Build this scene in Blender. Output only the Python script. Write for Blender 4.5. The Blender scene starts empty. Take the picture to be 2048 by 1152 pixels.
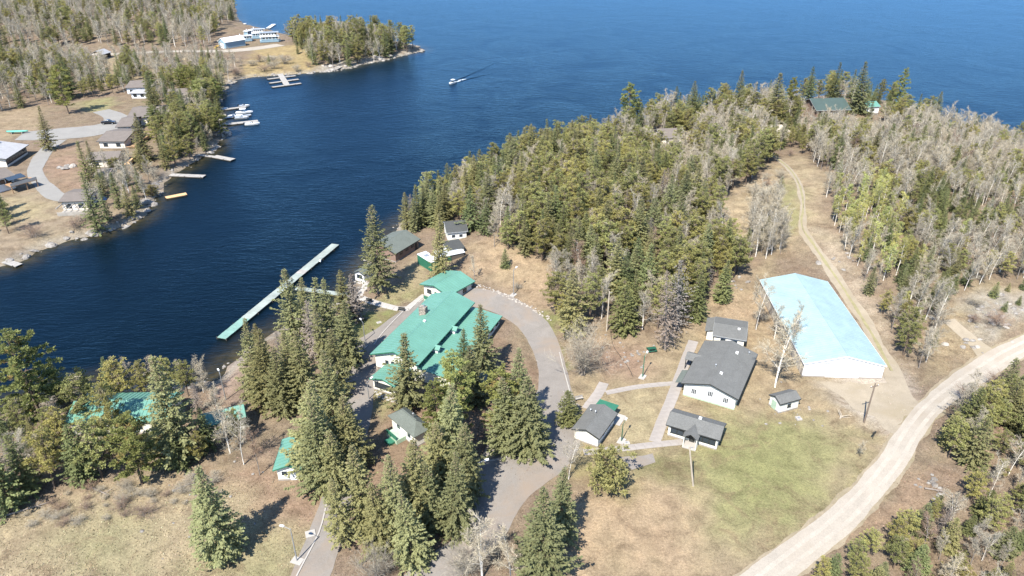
import bpy, math, random
import numpy as np
from mathutils import Vector, Matrix
random.seed(7); RNG = np.random.default_rng(7)
R = math.radians
scene = bpy.context.scene
col = scene.collection

# ------------------------------------------------------------------ camera, sky, sun, exposure
CAM_H, FPX, PITCH = 85.0, 1447.0, R(28.5)
cam_data = bpy.data.cameras.new('camera')
cam_data.sensor_width = 36.0
cam_data.lens = 36.0 * FPX / 2048.0
cam_data.clip_start = 1.0
cam_data.clip_end = 30000.0
cam = bpy.data.objects.new('camera', cam_data)
cam.location = (0, 0, CAM_H)
cam.rotation_euler = (R(90) - PITCH, 0, 0)
col.objects.link(cam)
scene.camera = cam

SUN_EL, SHADOW_AZ = R(52), R(26)
world = bpy.data.worlds.new('World')
scene.world = world
world.use_nodes = True
wn = world.node_tree
bg = wn.nodes['Background']
sky = wn.nodes.new('ShaderNodeTexSky')
sky.sky_type = 'NISHITA'
sky.sun_disc = False
sky.sun_elevation = SUN_EL
sky.sun_rotation = SHADOW_AZ + math.pi
sky.altitude = 1500
sky.air_density = 1.0
sky.dust_density = 0.0
sky.ozone_density = 4.0
wn.links.new(sky.outputs[0], bg.inputs[0])
bg.inputs[1].default_value = 0.15

sl = bpy.data.lights.new('sun', 'SUN')
sl.energy = 5.0
sl.angle = R(0.53)
sl.color = (1.0, 0.95, 0.87)
sun = bpy.data.objects.new('sun', sl)
sd = Vector((math.sin(SHADOW_AZ) * math.cos(SUN_EL), math.cos(SHADOW_AZ) * math.cos(SUN_EL), -math.sin(SUN_EL)))
sun.rotation_euler = sd.to_track_quat('-Z', 'Y').to_euler()
sun.location = (-60, -90, 200)
col.objects.link(sun)

vs = scene.view_settings
vs.view_transform = 'Standard'
vs.look = 'None'
vs.exposure = 1.5
vs.gamma = 1.0
vs.use_curve_mapping = False
scene.cycles.max_bounces = 6
scene.cycles.diffuse_bounces = 3
scene.cycles.glossy_bounces = 3
scene.cycles.transmission_bounces = 3
scene.cycles.transparent_max_bounces = 6
scene.cycles.caustics_reflective = False
scene.cycles.caustics_refractive = False

# ------------------------------------------------------------------ finding places: a picture point -> a point on the ground
WATER = -1.5
CP, SP = math.cos(PITCH), math.sin(PITCH)

def unproject(px, py, z=0.0):
    u = (px - 1024.0) / FPX
    v = (576.0 - py) / FPX
    dx, dy, dz = u, CP + v * SP, -SP + v * CP
    t = (z - CAM_H) / dz
    return Vector((dx * t, dy * t, z))

def project(x, y, z):
    z -= CAM_H
    w = y * CP - z * SP
    return 1024 + FPX * x / w, 576 - FPX * (y * SP + z * CP) / w

def poly_world(pts, z=0.0):
    return np.array([unproject(a, b, z)[:2] for a, b in pts])

SHORE_A = [(-700, 600), (-200, 560), (0, 536), (45, 522), (62, 508), (110, 491), (170, 476), (230, 460), (278, 441), (298, 421), (313, 397), (330, 383),
           (322, 370), (342, 356), (346, 346), (378, 334), (398, 316), (430, 302), (442, 283), (458, 272), (455, 255), (446, 237), (440, 216), (442, 196),
           (456, 176), (470, 161), (500, 155), (560, 151), (605, 147), (645, 144), (685, 140), (722, 130), (770, 120), (822, 108), (850, 101), (838, 94),
           (800, 84), (740, 74), (690, 68), (630, 66), (585, 72), (560, 66), (545, 61), (520, 56), (492, 48), (480, 41), (475, 30), (470, 10), (466, -20),
           (470, -60), (300, -90), (-1200, -90)]
SHORE_B = [(-500, 870), (-150, 835), (0, 815), (60, 803), (140, 780), (200, 768), (300, 766), (380, 766), (425, 760), (448, 744), (462, 724), (482, 706),
           (505, 690), (545, 668), (600, 642), (645, 622), (690, 600), (706, 574), (716, 550), (733, 524), (760, 502), (776, 482), (790, 458), (804, 444),
           (835, 426), (882, 394), (940, 362), (1000, 334), (1060, 312), (1120, 296), (1180, 272), (1240, 252), (1300, 236), (1380, 217), (1460, 206), (1540, 200),
           (1600, 200), (1650, 190), (1700, 188), (1780, 204), (1850, 236), (1900, 262), (1980, 281), (2060, 292), (2500, 315)]
PA = poly_world(SHORE_A, WATER)
PB = np.vstack([poly_world(SHORE_B, WATER), [[900, 250], [900, -200], [-600, -200], [-600, 60]]])

def inside(P, x, y):
    n = len(P)
    c = np.zeros(x.shape, bool)
    j = n - 1
    for i in range(n):
        xi, yi = P[i]; xj, yj = P[j]
        cond = ((yi > y) != (yj > y))
        with np.errstate(divide='ignore', invalid='ignore'):
            xc = (xj - xi) * (y - yi) / (yj - yi + 1e-12) + xi
        c ^= cond & (x < xc)
        j = i
    return c

def poly_dist(P, x, y, closed=True):
    """distance to an outline"""
    best = np.full(x.shape, 1e9)
    n = len(P)
    for i in range(n if closed else n - 1):
        ax, ay = P[i]; bx, by = P[(i + 1) % n]
        dx, dy = bx - ax, by - ay
        t = np.clip(((x - ax) * dx + (y - ay) * dy) / (dx * dx + dy * dy + 1e-12), 0, 1)
        d = np.hypot(x - ax - t * dx, y - ay - t * dy)
        best = np.minimum(best, d)
    return best

def signed(P, x, y):
    d = poly_dist(P, x, y)
    return np.where(inside(P, x, y), d, -d)

# low rises of the land: centre picture point, radii in metres, height
HILLS = []
for (hx, hy, rx, ry, a) in [(1130, 420, 62, 85, 6.0), (1840, 420, 95, 85, 6.0), (1620, 210, 60, 40, 4.0), (230, 40, 160, 150, 8.0), (700, 100, 60, 34, 4.0), (1990, 630, 32, 26, 2.0), (2100, 1000, 30, 40, 3.0)]:
    c = unproject(hx, hy)
    HILLS.append((c.x, c.y, rx, ry, a))

def terrain(x, y):
    x = np.asarray(x, float); y = np.asarray(y, float)
    s = np.maximum(signed(PA, x, y), signed(PB, x, y))
    wob = 1.2 * np.sin(x * .55 + 1.3 * np.sin(y * .31)) * np.sin(y * .43 + 1.1 * np.sin(x * .27))
    s2 = s + wob * np.clip(1 - np.abs(s) / 12, 0, 1)
    t = np.clip(s2 / 6.0, 0, 1)
    z = np.where(s2 < 0, WATER + np.maximum(s2 * .22, -4.0), WATER + 1.5 * t * t * (3 - 2 * t))
    k = np.clip((s - 4) / 25, 0, 1)
    for cx, cy, rx, ry, a in HILLS:
        r = ((x - cx) / rx) ** 2 + ((y - cy) / ry) ** 2
        z = z + a * k * np.maximum(0, 1 - r) ** 2
    return z

def tz(x, y):
    return float(terrain(np.array([x]), np.array([y]))[0])

def ground(px, py):
    z = 0.0
    for _ in range(5):
        p = unproject(px, py, z)
        z = max(tz(p.x, p.y), WATER)
    return Vector((p.x, p.y, z))

def height_from(px, py, ty):
    """height of an upright thing standing at the picture point whose tip is at row ty"""
    b = ground(px, py)
    lo, hi = 0.0, 60.0
    for _ in range(40):
        m = (lo + hi) / 2
        if project(b.x, b.y, b.z + m)[1] > ty: lo = m
        else: hi = m
    return lo

# ------------------------------------------------------------------ mesh and object helpers
def link(o):
    col.objects.link(o)
    return o

def np_mesh(name, V, tris=None, quads=None, mats=(), smooth=False, mat_tri=None, mat_quad=None, attrs=None):
    me = bpy.data.meshes.new(name)
    V = np.asarray(V, np.float32)
    nt = 0 if tris is None else len(tris)
    nq = 0 if quads is None else len(quads)
    loops = []
    if nt: loops.append(np.asarray(tris, np.int32).ravel())
    if nq: loops.append(np.asarray(quads, np.int32).ravel())
    loops = np.concatenate(loops)
    me.vertices.add(len(V)); me.vertices.foreach_set('co', V.ravel())
    me.loops.add(len(loops)); me.loops.foreach_set('vertex_index', loops)
    me.polygons.add(nt + nq)
    st = np.concatenate([np.arange(nt) * 3, nt * 3 + np.arange(nq) * 4]).astype(np.int32)
    tot = np.concatenate([np.full(nt, 3), np.full(nq, 4)]).astype(np.int32)
    me.polygons.foreach_set('loop_start', st)
    me.polygons.foreach_set('loop_total', tot)
    if mat_tri is not None or mat_quad is not None:
        mi = np.concatenate([np.zeros(nt) if mat_tri is None else mat_tri, np.zeros(nq) if mat_quad is None else mat_quad]).astype(np.int32)
        me.polygons.foreach_set('material_index', mi)
    if smooth:
        me.polygons.foreach_set('use_smooth', np.ones(nt + nq, bool))
    for m in mats: me.materials.append(m)
    if attrs:
        for k, (typ, arr) in attrs.items():
            a = me.attributes.new(k, typ, 'POINT')
            a.data.foreach_set('color' if 'COLOR' in typ else 'vector' if typ == 'FLOAT_VECTOR' else 'value', np.asarray(arr, np.float32).ravel())
    me.update(calc_edges=True)
    return me

class MB:
    """collects simple shapes for ONE mesh"""
    def __init__(s): s.v = []; s.f = []
    def poly(s, pts):
        n = len(s.v); s.v += [tuple(p) for p in pts]; s.f.append(tuple(range(n, n + len(pts)))); return s
    def box(s, x0, x1, y0, y1, z0, z1):
        n = len(s.v)
        s.v += [(x0, y0, z0), (x1, y0, z0), (x1, y1, z0), (x0, y1, z0), (x0, y0, z1), (x1, y0, z1), (x1, y1, z1), (x0, y1, z1)]
        for f in ((0, 3, 2, 1), (4, 5, 6, 7), (0, 1, 5, 4), (1, 2, 6, 5), (2, 3, 7, 6), (3, 0, 4, 7)): s.f.append(tuple(n + i for i in f))
        return s
    def prism(s, pts, vec):
        """pts: closed outline in 3-D, swept along vec"""
        n = len(s.v); k = len(pts); vec = Vector(vec)
        s.v += [tuple(p) for p in pts] + [tuple(Vector(p) + vec) for p in pts]
        s.f.append(tuple(n + i for i in reversed(range(k)))); s.f.append(tuple(n + k + i for i in range(k)))
        for i in range(k):
            j = (i + 1) % k
            s.f.append((n + i, n + j, n + k + j, n + k + i))
        return s
    def bar(s, p, q, w, h=None):
        """a square bar from p to q"""
        p = Vector(p); q = Vector(q); h = h or w
        d = (q - p).normalized(); side = d.cross(Vector((0, 0, 1)))
        if side.length < 1e-3: side = Vector((1, 0, 0))
        side.normalize(); up = side.cross(d)
        a = side * w / 2; b = up * h / 2
        return s.prism([p - a - b, p + a - b, p + a + b, p - a + b], q - p)
    def tube(s, p, q, r0, r1=None, n=8):
        p = Vector(p); q = Vector(q); r1 = r0 if r1 is None else r1
        d = (q - p).normalized(); a = d.orthogonal().normalized(); b = d.cross(a)
        k = len(s.v)
        for c, r in ((p, r0), (q, r1)):
            for i in range(n):
                t = 2 * math.pi * i / n
                s.v.append(tuple(c + a * (r * math.cos(t)) + b * (r * math.sin(t))))
        s.f.append(tuple(k + i for i in reversed(range(n)))); s.f.append(tuple(k + n + i for i in range(n)))
        for i in range(n):
            j = (i + 1) % n
            s.f.append((k + i, k + j, k + n + j, k + n + i))
        return s
    def loft(s, rings, cap=True):
        """rings: equal-length outlines joined in order"""
        k = len(s.v); n = len(rings[0])
        for r in rings: s.v += [tuple(p) for p in r]
        for a in range(len(rings) - 1):
            for i in range(n):
                j = (i + 1) % n
                s.f.append((k + a * n + i, k + a * n + j, k + (a + 1) * n + j, k + (a + 1) * n + i))
        if cap:
            s.f.append(tuple(k + i for i in reversed(range(n)))); s.f.append(tuple(k + (len(rings) - 1) * n + i for i in range(n)))
        return s
    def build(s, name, mat, parent=None, smooth=False, bevel=0):
        me = bpy.data.meshes.new(name)
        me.from_pydata(s.v, [], s.f)
        me.materials.append(mat)
        if smooth:
            me.polygons.foreach_set('use_smooth', np.ones(len(me.polygons), bool))
        o = link(bpy.data.objects.new(name, me))
        o.parent = parent
        if bevel:
            b = o.modifiers.new('bevel', 'BEVEL'); b.width = bevel; b.segments = 2; b.limit_method = 'ANGLE'
        return o

def tag(o, label, cat, group=None):
    o['label'] = label
    o['category'] = cat
    if group: o['group'] = group
    return o

def thing(name, label, cat, loc=(0, 0, 0), rz=0.0, group=None):
    o = bpy.data.objects.new(name, None)
    o.empty_display_size = .5
    link(o)
    o.location = loc
    o.rotation_euler = (0, 0, rz)
    return tag(o, label, cat, group)

def structure(o):
    o['kind'] = 'structure'
    return o

def copy_tree(o, parent=None):
    c = o.copy()
    col.objects.link(c)
    c.parent = parent
    for ch in list(o.children): copy_tree(ch, c)
    return c

# ------------------------------------------------------------------ materials
MATS = {}
class NT:
    def __init__(s, name):
        s.m = bpy.data.materials.new(name); s.m.use_nodes = True
        s.t = s.m.node_tree; s.b = s.t.nodes['Principled BSDF']; s.out = s.t.nodes['Material Output']
        MATS[name] = s.m
    def n(s, typ, **kw):
        o = s.t.nodes.new('ShaderNode' + typ)
        for k, v in kw.items(): setattr(o, k, v)
        return o
    def l(s, a, b): s.t.links.new(a, b)
    def noise(s, scale, detail=3, rough=.55, vec=None, dist=0.0):
        o = s.n('TexNoise'); o.inputs['Scale'].default_value = scale; o.inputs['Detail'].default_value = detail; o.inputs['Roughness'].default_value = rough
        o.inputs['Distortion'].default_value = dist
        if vec is not None: s.l(vec, o.inputs['Vector'])
        return o.outputs['Fac']
    def ramp(s, fac, stops):
        o = s.n('ValToRGB'); e = o.color_ramp.elements
        while len(e) < len(stops): e.new(.5)
        for i, (p, c) in enumerate(stops):
            e[i].position = p; e[i].color = (*c, 1) if len(c) == 3 else c
        s.l(fac, o.inputs[0]); return o.outputs[0]
    def mix(s, fac, a, b, mode='MIX'):
        o = s.n('Mix', data_type='RGBA', blend_type=mode)
        for sock, v in ((o.inputs[0], fac), (o.inputs[6], a), (o.inputs[7], b)):
            if hasattr(v, 'is_linked'): s.l(v, sock)
            elif isinstance(v, (int, float)): sock.default_value = v
            else: sock.default_value = (*v, 1)
        return o.outputs[2]
    def math(s, op, a, b=None):
        o = s.n('Math', operation=op)
        for sock, v in ((o.inputs[0], a), (o.inputs[1], b)):
            if v is None: continue
            if hasattr(v, 'is_linked'): s.l(v, sock)
            else: sock.default_value = v
        return o.outputs[0]
    def bump(s, h, strength=.5, dist=.1):
        o = s.n('Bump'); o.inputs['Strength'].default_value = strength; o.inputs['Distance'].default_value = dist
        s.l(h, o.inputs['Height']); s.l(o.outputs[0], s.b.inputs['Normal'])
    def vec(s, kind='Object', scale=(1, 1, 1)):
        if kind == 'Position': o = s.n('NewGeometry').outputs['Position']
        else: o = s.n('TexCoord').outputs[kind]
        if scale != (1, 1, 1):
            m = s.n('Mapping'); m.inputs['Scale'].default_value = scale; s.l(o, m.inputs[0]); o = m.outputs[0]
        return o
    def set(s, color=None, rough=None, spec=None, metal=None):
        if color is not None:
            if hasattr(color, 'is_linked'): s.l(color, s.b.inputs['Base Color'])
            else: s.b.inputs['Base Color'].default_value = (*color, 1)
        if rough is not None: s.b.inputs['Roughness'].default_value = rough
        if spec is not None: s.b.inputs['Specular IOR Level'].default_value = spec
        if metal is not None: s.b.inputs['Metallic'].default_value = metal
        return s

ALB = .74      # reflectance scale: the photograph is exposed for the dark woods
def sc(c, k): return tuple(min(1, v * k) for v in c)

def simple(name, color, rough=.7, var=.15, scale=1.5, spec=.3, metal=0, bump=0, kind='Object', stretch=(1, 1, 1)):
    """paint, wood, metal ...: one colour with uneven wear"""
    color = sc(color, ALB)
    n = NT(name)
    v = n.vec(kind, stretch)
    f = n.noise(scale, 5, .6, v)
    c = n.ramp(f, [(.25, sc(color, 1 - var)), (.5, color), (.75, sc(color, 1 + var))])
    n.set(c, rough, spec, metal)
    if bump: n.bump(n.noise(scale * 6, 3, .6, v), bump, .03)
    return n.m

def metal_roof(name, color, var=.08, patch=None):
    color = sc(color, ALB)
    n = NT(name)
    v = n.vec('Object')
    c = n.ramp(n.noise(.35, 4, .6, v), [(.3, sc(color, 1 - var)), (.7, sc(color, 1 + var))])
    streak = n.noise(1.0, 3, .6, n.vec('Object', (2.2, 2.2, .25)))
    c = n.mix(n.math('MULTIPLY', streak, .22), c, sc(color, .55))
    n.set(c, .42, .35)
    return n.m

def shingle(name, color, var=.25):
    color = sc(color, ALB)
    n = NT(name)
    v = n.vec('Object')
    big = n.noise(.5, 4, .65, v)
    c = n.ramp(big, [(.25, sc(color, 1 - var)), (.75, sc(color, 1 + var))])
    fine = n.noise(5.0, 3, .7, n.vec('Object', (1, 1, 1.0)))
    c = n.mix(.5, c, n.ramp(fine, [(.3, sc(color, .6)), (.7, sc(color, 1.45))]))
    st = n.noise(1.0, 3, .6, n.vec('Object', (3, 3, .5)))
    c = n.mix(n.math('MULTIPLY', st, .35), c, sc(color, .6))
    n.set(c, .9, .15)
    n.bump(fine, .4, .03)
    return n.m

def siding(name, color, pitch=.28, axis='z', var=.06):
    """board siding: recessed joints as fine relief"""
    color = sc(color, ALB)
    n = NT(name)
    v = n.vec('Object')
    w = n.n('TexWave', wave_type='BANDS', bands_direction='Z' if axis == 'z' else 'X', wave_profile='SAW')
    w.inputs['Scale'].default_value = 1.0 / pitch * .159 * 2 * math.pi / 2
    n.l(v, w.inputs[0])
    c = n.ramp(n.noise(.8, 4, .6, v), [(.3, sc(color, 1 - var)), (.7, sc(color, 1 + var))])
    dirt = n.noise(2.0, 4, .7, n.vec('Object', (1, 1, .3)))
    c = n.mix(n.math('MULTIPLY', n.ramp(dirt, [(.55, (0, 0, 0)), (.8, (1, 1, 1))]), .25), c, sc(color, .6))
    n.set(c, .65, .3)
    n.bump(w.outputs[0], .5, .02)
    return n.m

def foliage(name, color, brown=(.16, .10, .04), var=.35, trans=.35, hue=.0):
    """needles and leaves: each tree a little different, clumps lighter and darker; attribute 'tint' turns faces brown"""
    n = NT(name)
    oi = n.n('ObjectInfo')
    f = n.noise(.45, 2, .5, n.vec('Object'))
    c = n.ramp(f, [(.3, sc(color, 1 - var)), (.7, sc(color, 1 + var))])
    warm = (color[0] * 1.14, color[1] * 1.0, color[2] * .88)
    cool = (color[0] * .84, color[1] * .96, color[2] * 1.04)
    rc = n.ramp(oi.outputs['Random'], [(0, cool), (.45, color), (1, warm)])
    c = n.mix(.6, c, rc)
    r2 = n.math('FRACT', n.math('MULTIPLY', oi.outputs['Random'], 37.7))
    c = n.mix(1.0, c, n.ramp(r2, [(0, (.72, .72, .72)), (1, (1.25, 1.25, 1.25))]), 'MULTIPLY')
    at = n.n('Attribute', attribute_name='tint')
    c = n.mix(at.outputs['Fac'], c, brown)
    n.set(c, .75, .12)
    tr = n.n('BsdfTranslucent')
    n.l(c, tr.inputs[0])
    mx = n.n('MixShader'); mx.inputs[0].default_value = trans
    n.l(n.b.outputs[0], mx.inputs[1]); n.l(tr.outputs[0], mx.inputs[2]); n.l(mx.outputs[0], n.out.inputs[0])
    return n.m

def make_materials():
    S = simple
    # roofs and walls
    metal_roof('teal_metal', (.118, .268, .208))
    metal_roof('pale_teal_metal', (.285, .385, .39), .11)
    metal_roof('dark_green_metal', (.062, .088, .074))
    metal_roof('white_metal', (.70, .72, .72))
    shingle('grey_shingle', (.140, .140, .131))
    shingle('green_grey_shingle', (.125, .14, .122))
    shingle('dark_shingle', (.07, .073, .07))
    shingle('brown_grey_shingle', (.165, .142, .124))
    shingle('light_grey_shingle', (.33, .33, .335))
    siding('cream_siding', (.72, .70, .60))
    siding('white_siding', (.80, .80, .78))
    siding('tan_siding', (.68, .61, .51))
    siding('brown_siding', (.23, .155, .115))
    siding('beige_sheet', (.48, .42, .34), .9, 'x')
    siding('dark_wall', (.10, .085, .07))
    siding('blue_panel', (.22, .32, .38))
    S('green_paint', (.035, .15, .09), .5)
    S('teal_paint', (.10, .36, .28), .5)
    S('dark_green_paint', (.02, .09, .055), .5)
    S('pale_green_paint', (.34, .45, .33), .6)
    S('white_paint', (.8, .8, .78), .5, .06)
    S('dark_trim', (.03, .032, .03), .6)
    S('grey_trim', (.28, .29, .29), .6)
    S('concrete', (.285, .255, .225), .9, .18, .9, bump=.3)
    S('pale_concrete', (.36, .335, .30), .9, .15, .9, bump=.3)
    S('galvanised', (.42, .43, .43), .4, .12, metal=.6)
    S('pole_wood', (.17, .13, .10), .85, .3, 3, stretch=(1, 1, .2))
    S('light_pole_wood', (.42, .36, .28), .85, .3, 3, stretch=(1, 1, .2))
    S('deck_wood', (.34, .21, .12), .8, .3, 2)
    S('new_wood', (.55, .36, .18), .75, .2, 2)
    S('grey_wood', (.31, .29, .26), .85, .25, 1.2, kind='Position')
    S('dock_green', (.265, .295, .262), .8, .28, .35, kind='Position')
    S('dock_teal', (.165, .28, .235), .75, .2, .6, kind='Position')
    S('dark_timber', (.05, .045, .04), .9, .2)
    S('yellow_paint', (.62, .38, .03), .45, .12)
    S('black_paint', (.012, .012, .014), .2, .1, spec=.6)
    S('tyre_rubber', (.02, .02, .02), .9)
    S('boat_white', (.78, .78, .76), .3, .05, spec=.5)
    S('boat_grey', (.32, .34, .36), .4)
    S('boat_red', (.35, .08, .05), .4)
    S('tarp_blue', (.04, .16, .45), .5)
    S('orange_red', (.5, .12, .05), .6)
    g = NT('glass'); g.set((.02, .028, .035), .08, .6)
    n = NT('chimney_stone')
    vo = n.n('TexVoronoi'); vo.inputs['Scale'].default_value = 2.6; n.l(n.vec('Object'), vo.inputs[0])
    n.set(n.ramp(vo.outputs['Distance'], [(.1, (.34, .29, .24)), (.6, (.14, .12, .10))]), .9, .2); n.bump(vo.outputs['Distance'], .8, .1)
    # rocks
    n = NT('rock')
    f = n.noise(.9, 6, .7, n.vec('Position'))
    c = n.ramp(f, [(.3, (.08, .07, .06)), (.5, (.17, .155, .137)), (.72, (.28, .26, .23))])
    n.set(c, .9, .2); n.bump(n.noise(4, 4, .7, n.vec('Position')), .6, .15)
    n = NT('pale_rock')
    f = n.noise(1.3, 6, .7, n.vec('Position'))
    n.set(n.ramp(f, [(.3, (.17, .15, .125)), (.7, (.31, .28, .245))]), .9, .2)
    # roads
    def road(name, color, var, big, dirt=None, track=None):
        color = sc(color, ALB); dirt = sc(dirt, ALB) if dirt else None
        n = NT(name)
        v = n.vec('Position')
        c = n.ramp(n.noise(big, 6, .65, v, .6), [(.28, sc(color, 1 - var)), (.72, sc(color, 1 + var))])
        c = n.mix(.35, c, n.ramp(n.noise(6, 3, .7, v), [(.3, sc(color, .6)), (.7, sc(color, 1.4))]))
        if dirt:
            c = n.mix(n.ramp(n.noise(.09, 5, .65, v, .4), [(.5, (0, 0, 0)), (.68, (.8, .8, .8))]), c, dirt)
        n.set(c, .95, .12)
        n.bump(n.noise(3, 4, .7, v), .35, .05)
    road('asphalt', (.208, .188, .166), .2, .25, (.24, .19, .145))
    road('gravel_road', (.335, .298, .245), .16, .22, (.29, .245, .19))
    road('worn_gravel', (.358, .32, .265), .18, .5)
    road('track_grass', (.25, .225, .125), .3, .6)
    road('gravel_verge', (.255, .21, .145), .3, .5, (.20, .17, .095))
    road('track_gravel', (.295, .25, .185), .2, .3, (.26, .215, .145))
    road('grey_gravel', (.235, .225, .205), .15, .2)
    # ground
    n = NT('ground')
    v = n.vec('Position')
    at = n.n('Attribute', attribute_name='Col')
    base = at.outputs['Color']
    k1 = n.noise(.06, 5, .6, v, .7)
    k2 = n.noise(.35, 6, .68, v, .5)
    k3 = n.noise(2.6, 5, .72, v, .3)
    k4 = n.noise(.16, 6, .7, v, 1.2)
    c = n.mix(n.ramp(k1, [(.42, (0, 0, 0)), (.68, (.25, .25, .25))]), base, (.30, .275, .14))
    c = n.mix(n.ramp(k4, [(.50, (0, 0, 0)), (.66, (.6, .6, .6))]), c, (.235, .165, .105))
    c = n.mix(1.0, c, n.ramp(k2, [(.25, (.27, .265, .26)), (.5, (.46, .46, .46)), (.78, (.63, .62, .60))]), 'MULTIPLY')
    c = n.mix(1.0, c, n.ramp(k3, [(.25, (.6, .58, .56)), (.5, (1, 1, 1)), (.75, (1.32, 1.32, 1.3))]), 'MULTIPLY')
    k5 = n.noise(7.5, 4, .75, v)
    c = n.mix(1.0, c, n.ramp(k5, [(.3, (.62, .60, .58)), (.5, (1, 1, 1)), (.72, (1.4, 1.38, 1.32))]), 'MULTIPLY')
    n.set(c, .95, .1)
    n.bump(n.math('ADD', n.math('MULTIPLY', k2, .6), n.math('MULTIPLY', k3, .4)), .7, .5)
    n = NT('grass_blades')
    at = n.n('Attribute', attribute_name='Col')
    n.set(at.outputs['Color'], .8, .1)
    # water: wind ripples over deep water, tea-coloured where it is shallow
    n = NT('water')
    v = n.vec('Position')
    at = n.n('Attribute', attribute_name='shallow')
    f = n.noise(.22, 4, .6, v)
    deep = n.ramp(f, [(.3, (.0006, .0026, .0042)), (.7, (.0010, .0038, .0060))])
    sh = n.ramp(n.noise(.5, 5, .6, v), [(.3, (.012, .012, .005)), (.7, (.045, .034, .012))])
    c = n.mix(at.outputs['Fac'], deep, sh)
    n.set(c, 1.0, 0.0)
    r1 = n.noise(.55, 3, .6, n.vec('Position', (.45, 1.5, 1)), .6)
    r2 = n.noise(1.8, 3, .6, n.vec('Position', (.5, 1.4, 1)), .4)
    r3 = n.noise(.035, 3, .6, v, .8)
    amp = n.ramp(r3, [(.3, (.35, .35, .35)), (.7, (1, 1, 1))])
    hgt = n.math('MULTIPLY', n.math('ADD', n.math('MULTIPLY', r1, .6), n.math('MULTIPLY', r2, .25)), amp)
    n.bump(hgt, .7, .7)
    nrm = n.b.inputs['Normal'].links[0].from_socket
    gl = n.n('BsdfGlossy'); gl.inputs['Color'].default_value = (.23, .395, .535, 1); gl.inputs['Roughness'].default_value = .30
    fr = n.n('Fresnel'); fr.inputs['IOR'].default_value = 1.333
    n.l(nrm, gl.inputs['Normal']); n.l(nrm, fr.inputs['Normal'])
    mx = n.n('MixShader'); n.l(fr.outputs[0], mx.inputs[0]); n.l(n.b.outputs[0], mx.inputs[1]); n.l(gl.outputs[0], mx.inputs[2]); n.l(mx.outputs[0], n.out.inputs[0])
    S('foam', (.75, .8, .82), .6)
    # plants
    foliage('spruce_needles', (.190, .188, .086), (.22, .18, .11), trans=.34)
    foliage('dark_spruce_needles', (.142, .158, .066), (.2, .16, .1), trans=.32)
    foliage('pine_needles', (.248, .238, .086), (.26, .22, .16), trans=.36)
    foliage('white_pine_needles', (.195, .205, .068), (.25, .18, .07), trans=.32)
    foliage('cedar_needles', (.225, .205, .08), trans=.28)
    foliage('bud_leaves', (.33, .33, .11), (.3, .2, .1), trans=.4)
    foliage('grey_needles', (.165, .138, .115), (.13, .105, .085), var=.25, trans=.1)
    foliage('rust_needles', (.27, .12, .05), trans=.2)
    def twig(name, color):
        color = sc(color, ALB * 1.05)
        n = NT(name)
        oi = n.n('ObjectInfo')
        c = n.ramp(oi.outputs['Random'], [(0, sc(color, .8)), (.5, color), (1, (color[0] * 1.12, color[1] * 1.08, color[2]))])
        n.set(c, .85, .15)
    twig('pale_twigs', (.355, .315, .24))
    twig('grey_twigs', (.31, .275, .212))
    twig('brown_twigs', (.22, .155, .115))
    n = NT('birch_bark')
    f = n.noise(2.0, 4, .7, n.vec('Object', (1, 1, 3)))
    n.set(n.ramp(f, [(.35, (.16, .14, .12)), (.46, (.60, .56, .49)), (.8, (.70, .66, .60))]), .7, .2)
    S('bark', (.13, .095, .07), .95, .35, 4, stretch=(1, 1, .3))
    S('grey_bark', (.22, .19, .165), .95, .3, 4, stretch=(1, 1, .3))
make_materials()

# ------------------------------------------------------------------ ground and lake
def sheet_grid(ys, ks):
    Y, K = np.meshgrid(ys, ks, indexing='ij')
    X = K * (Y + 60.0)
    n, m = Y.shape
    idx = np.arange(n * m).reshape(n, m)
    q = np.stack([idx[:-1, :-1], idx[:-1, 1:], idx[1:, 1:], idx[1:, :-1]], -1).reshape(-1, 4)
    return X.ravel(), Y.ravel(), q

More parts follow.
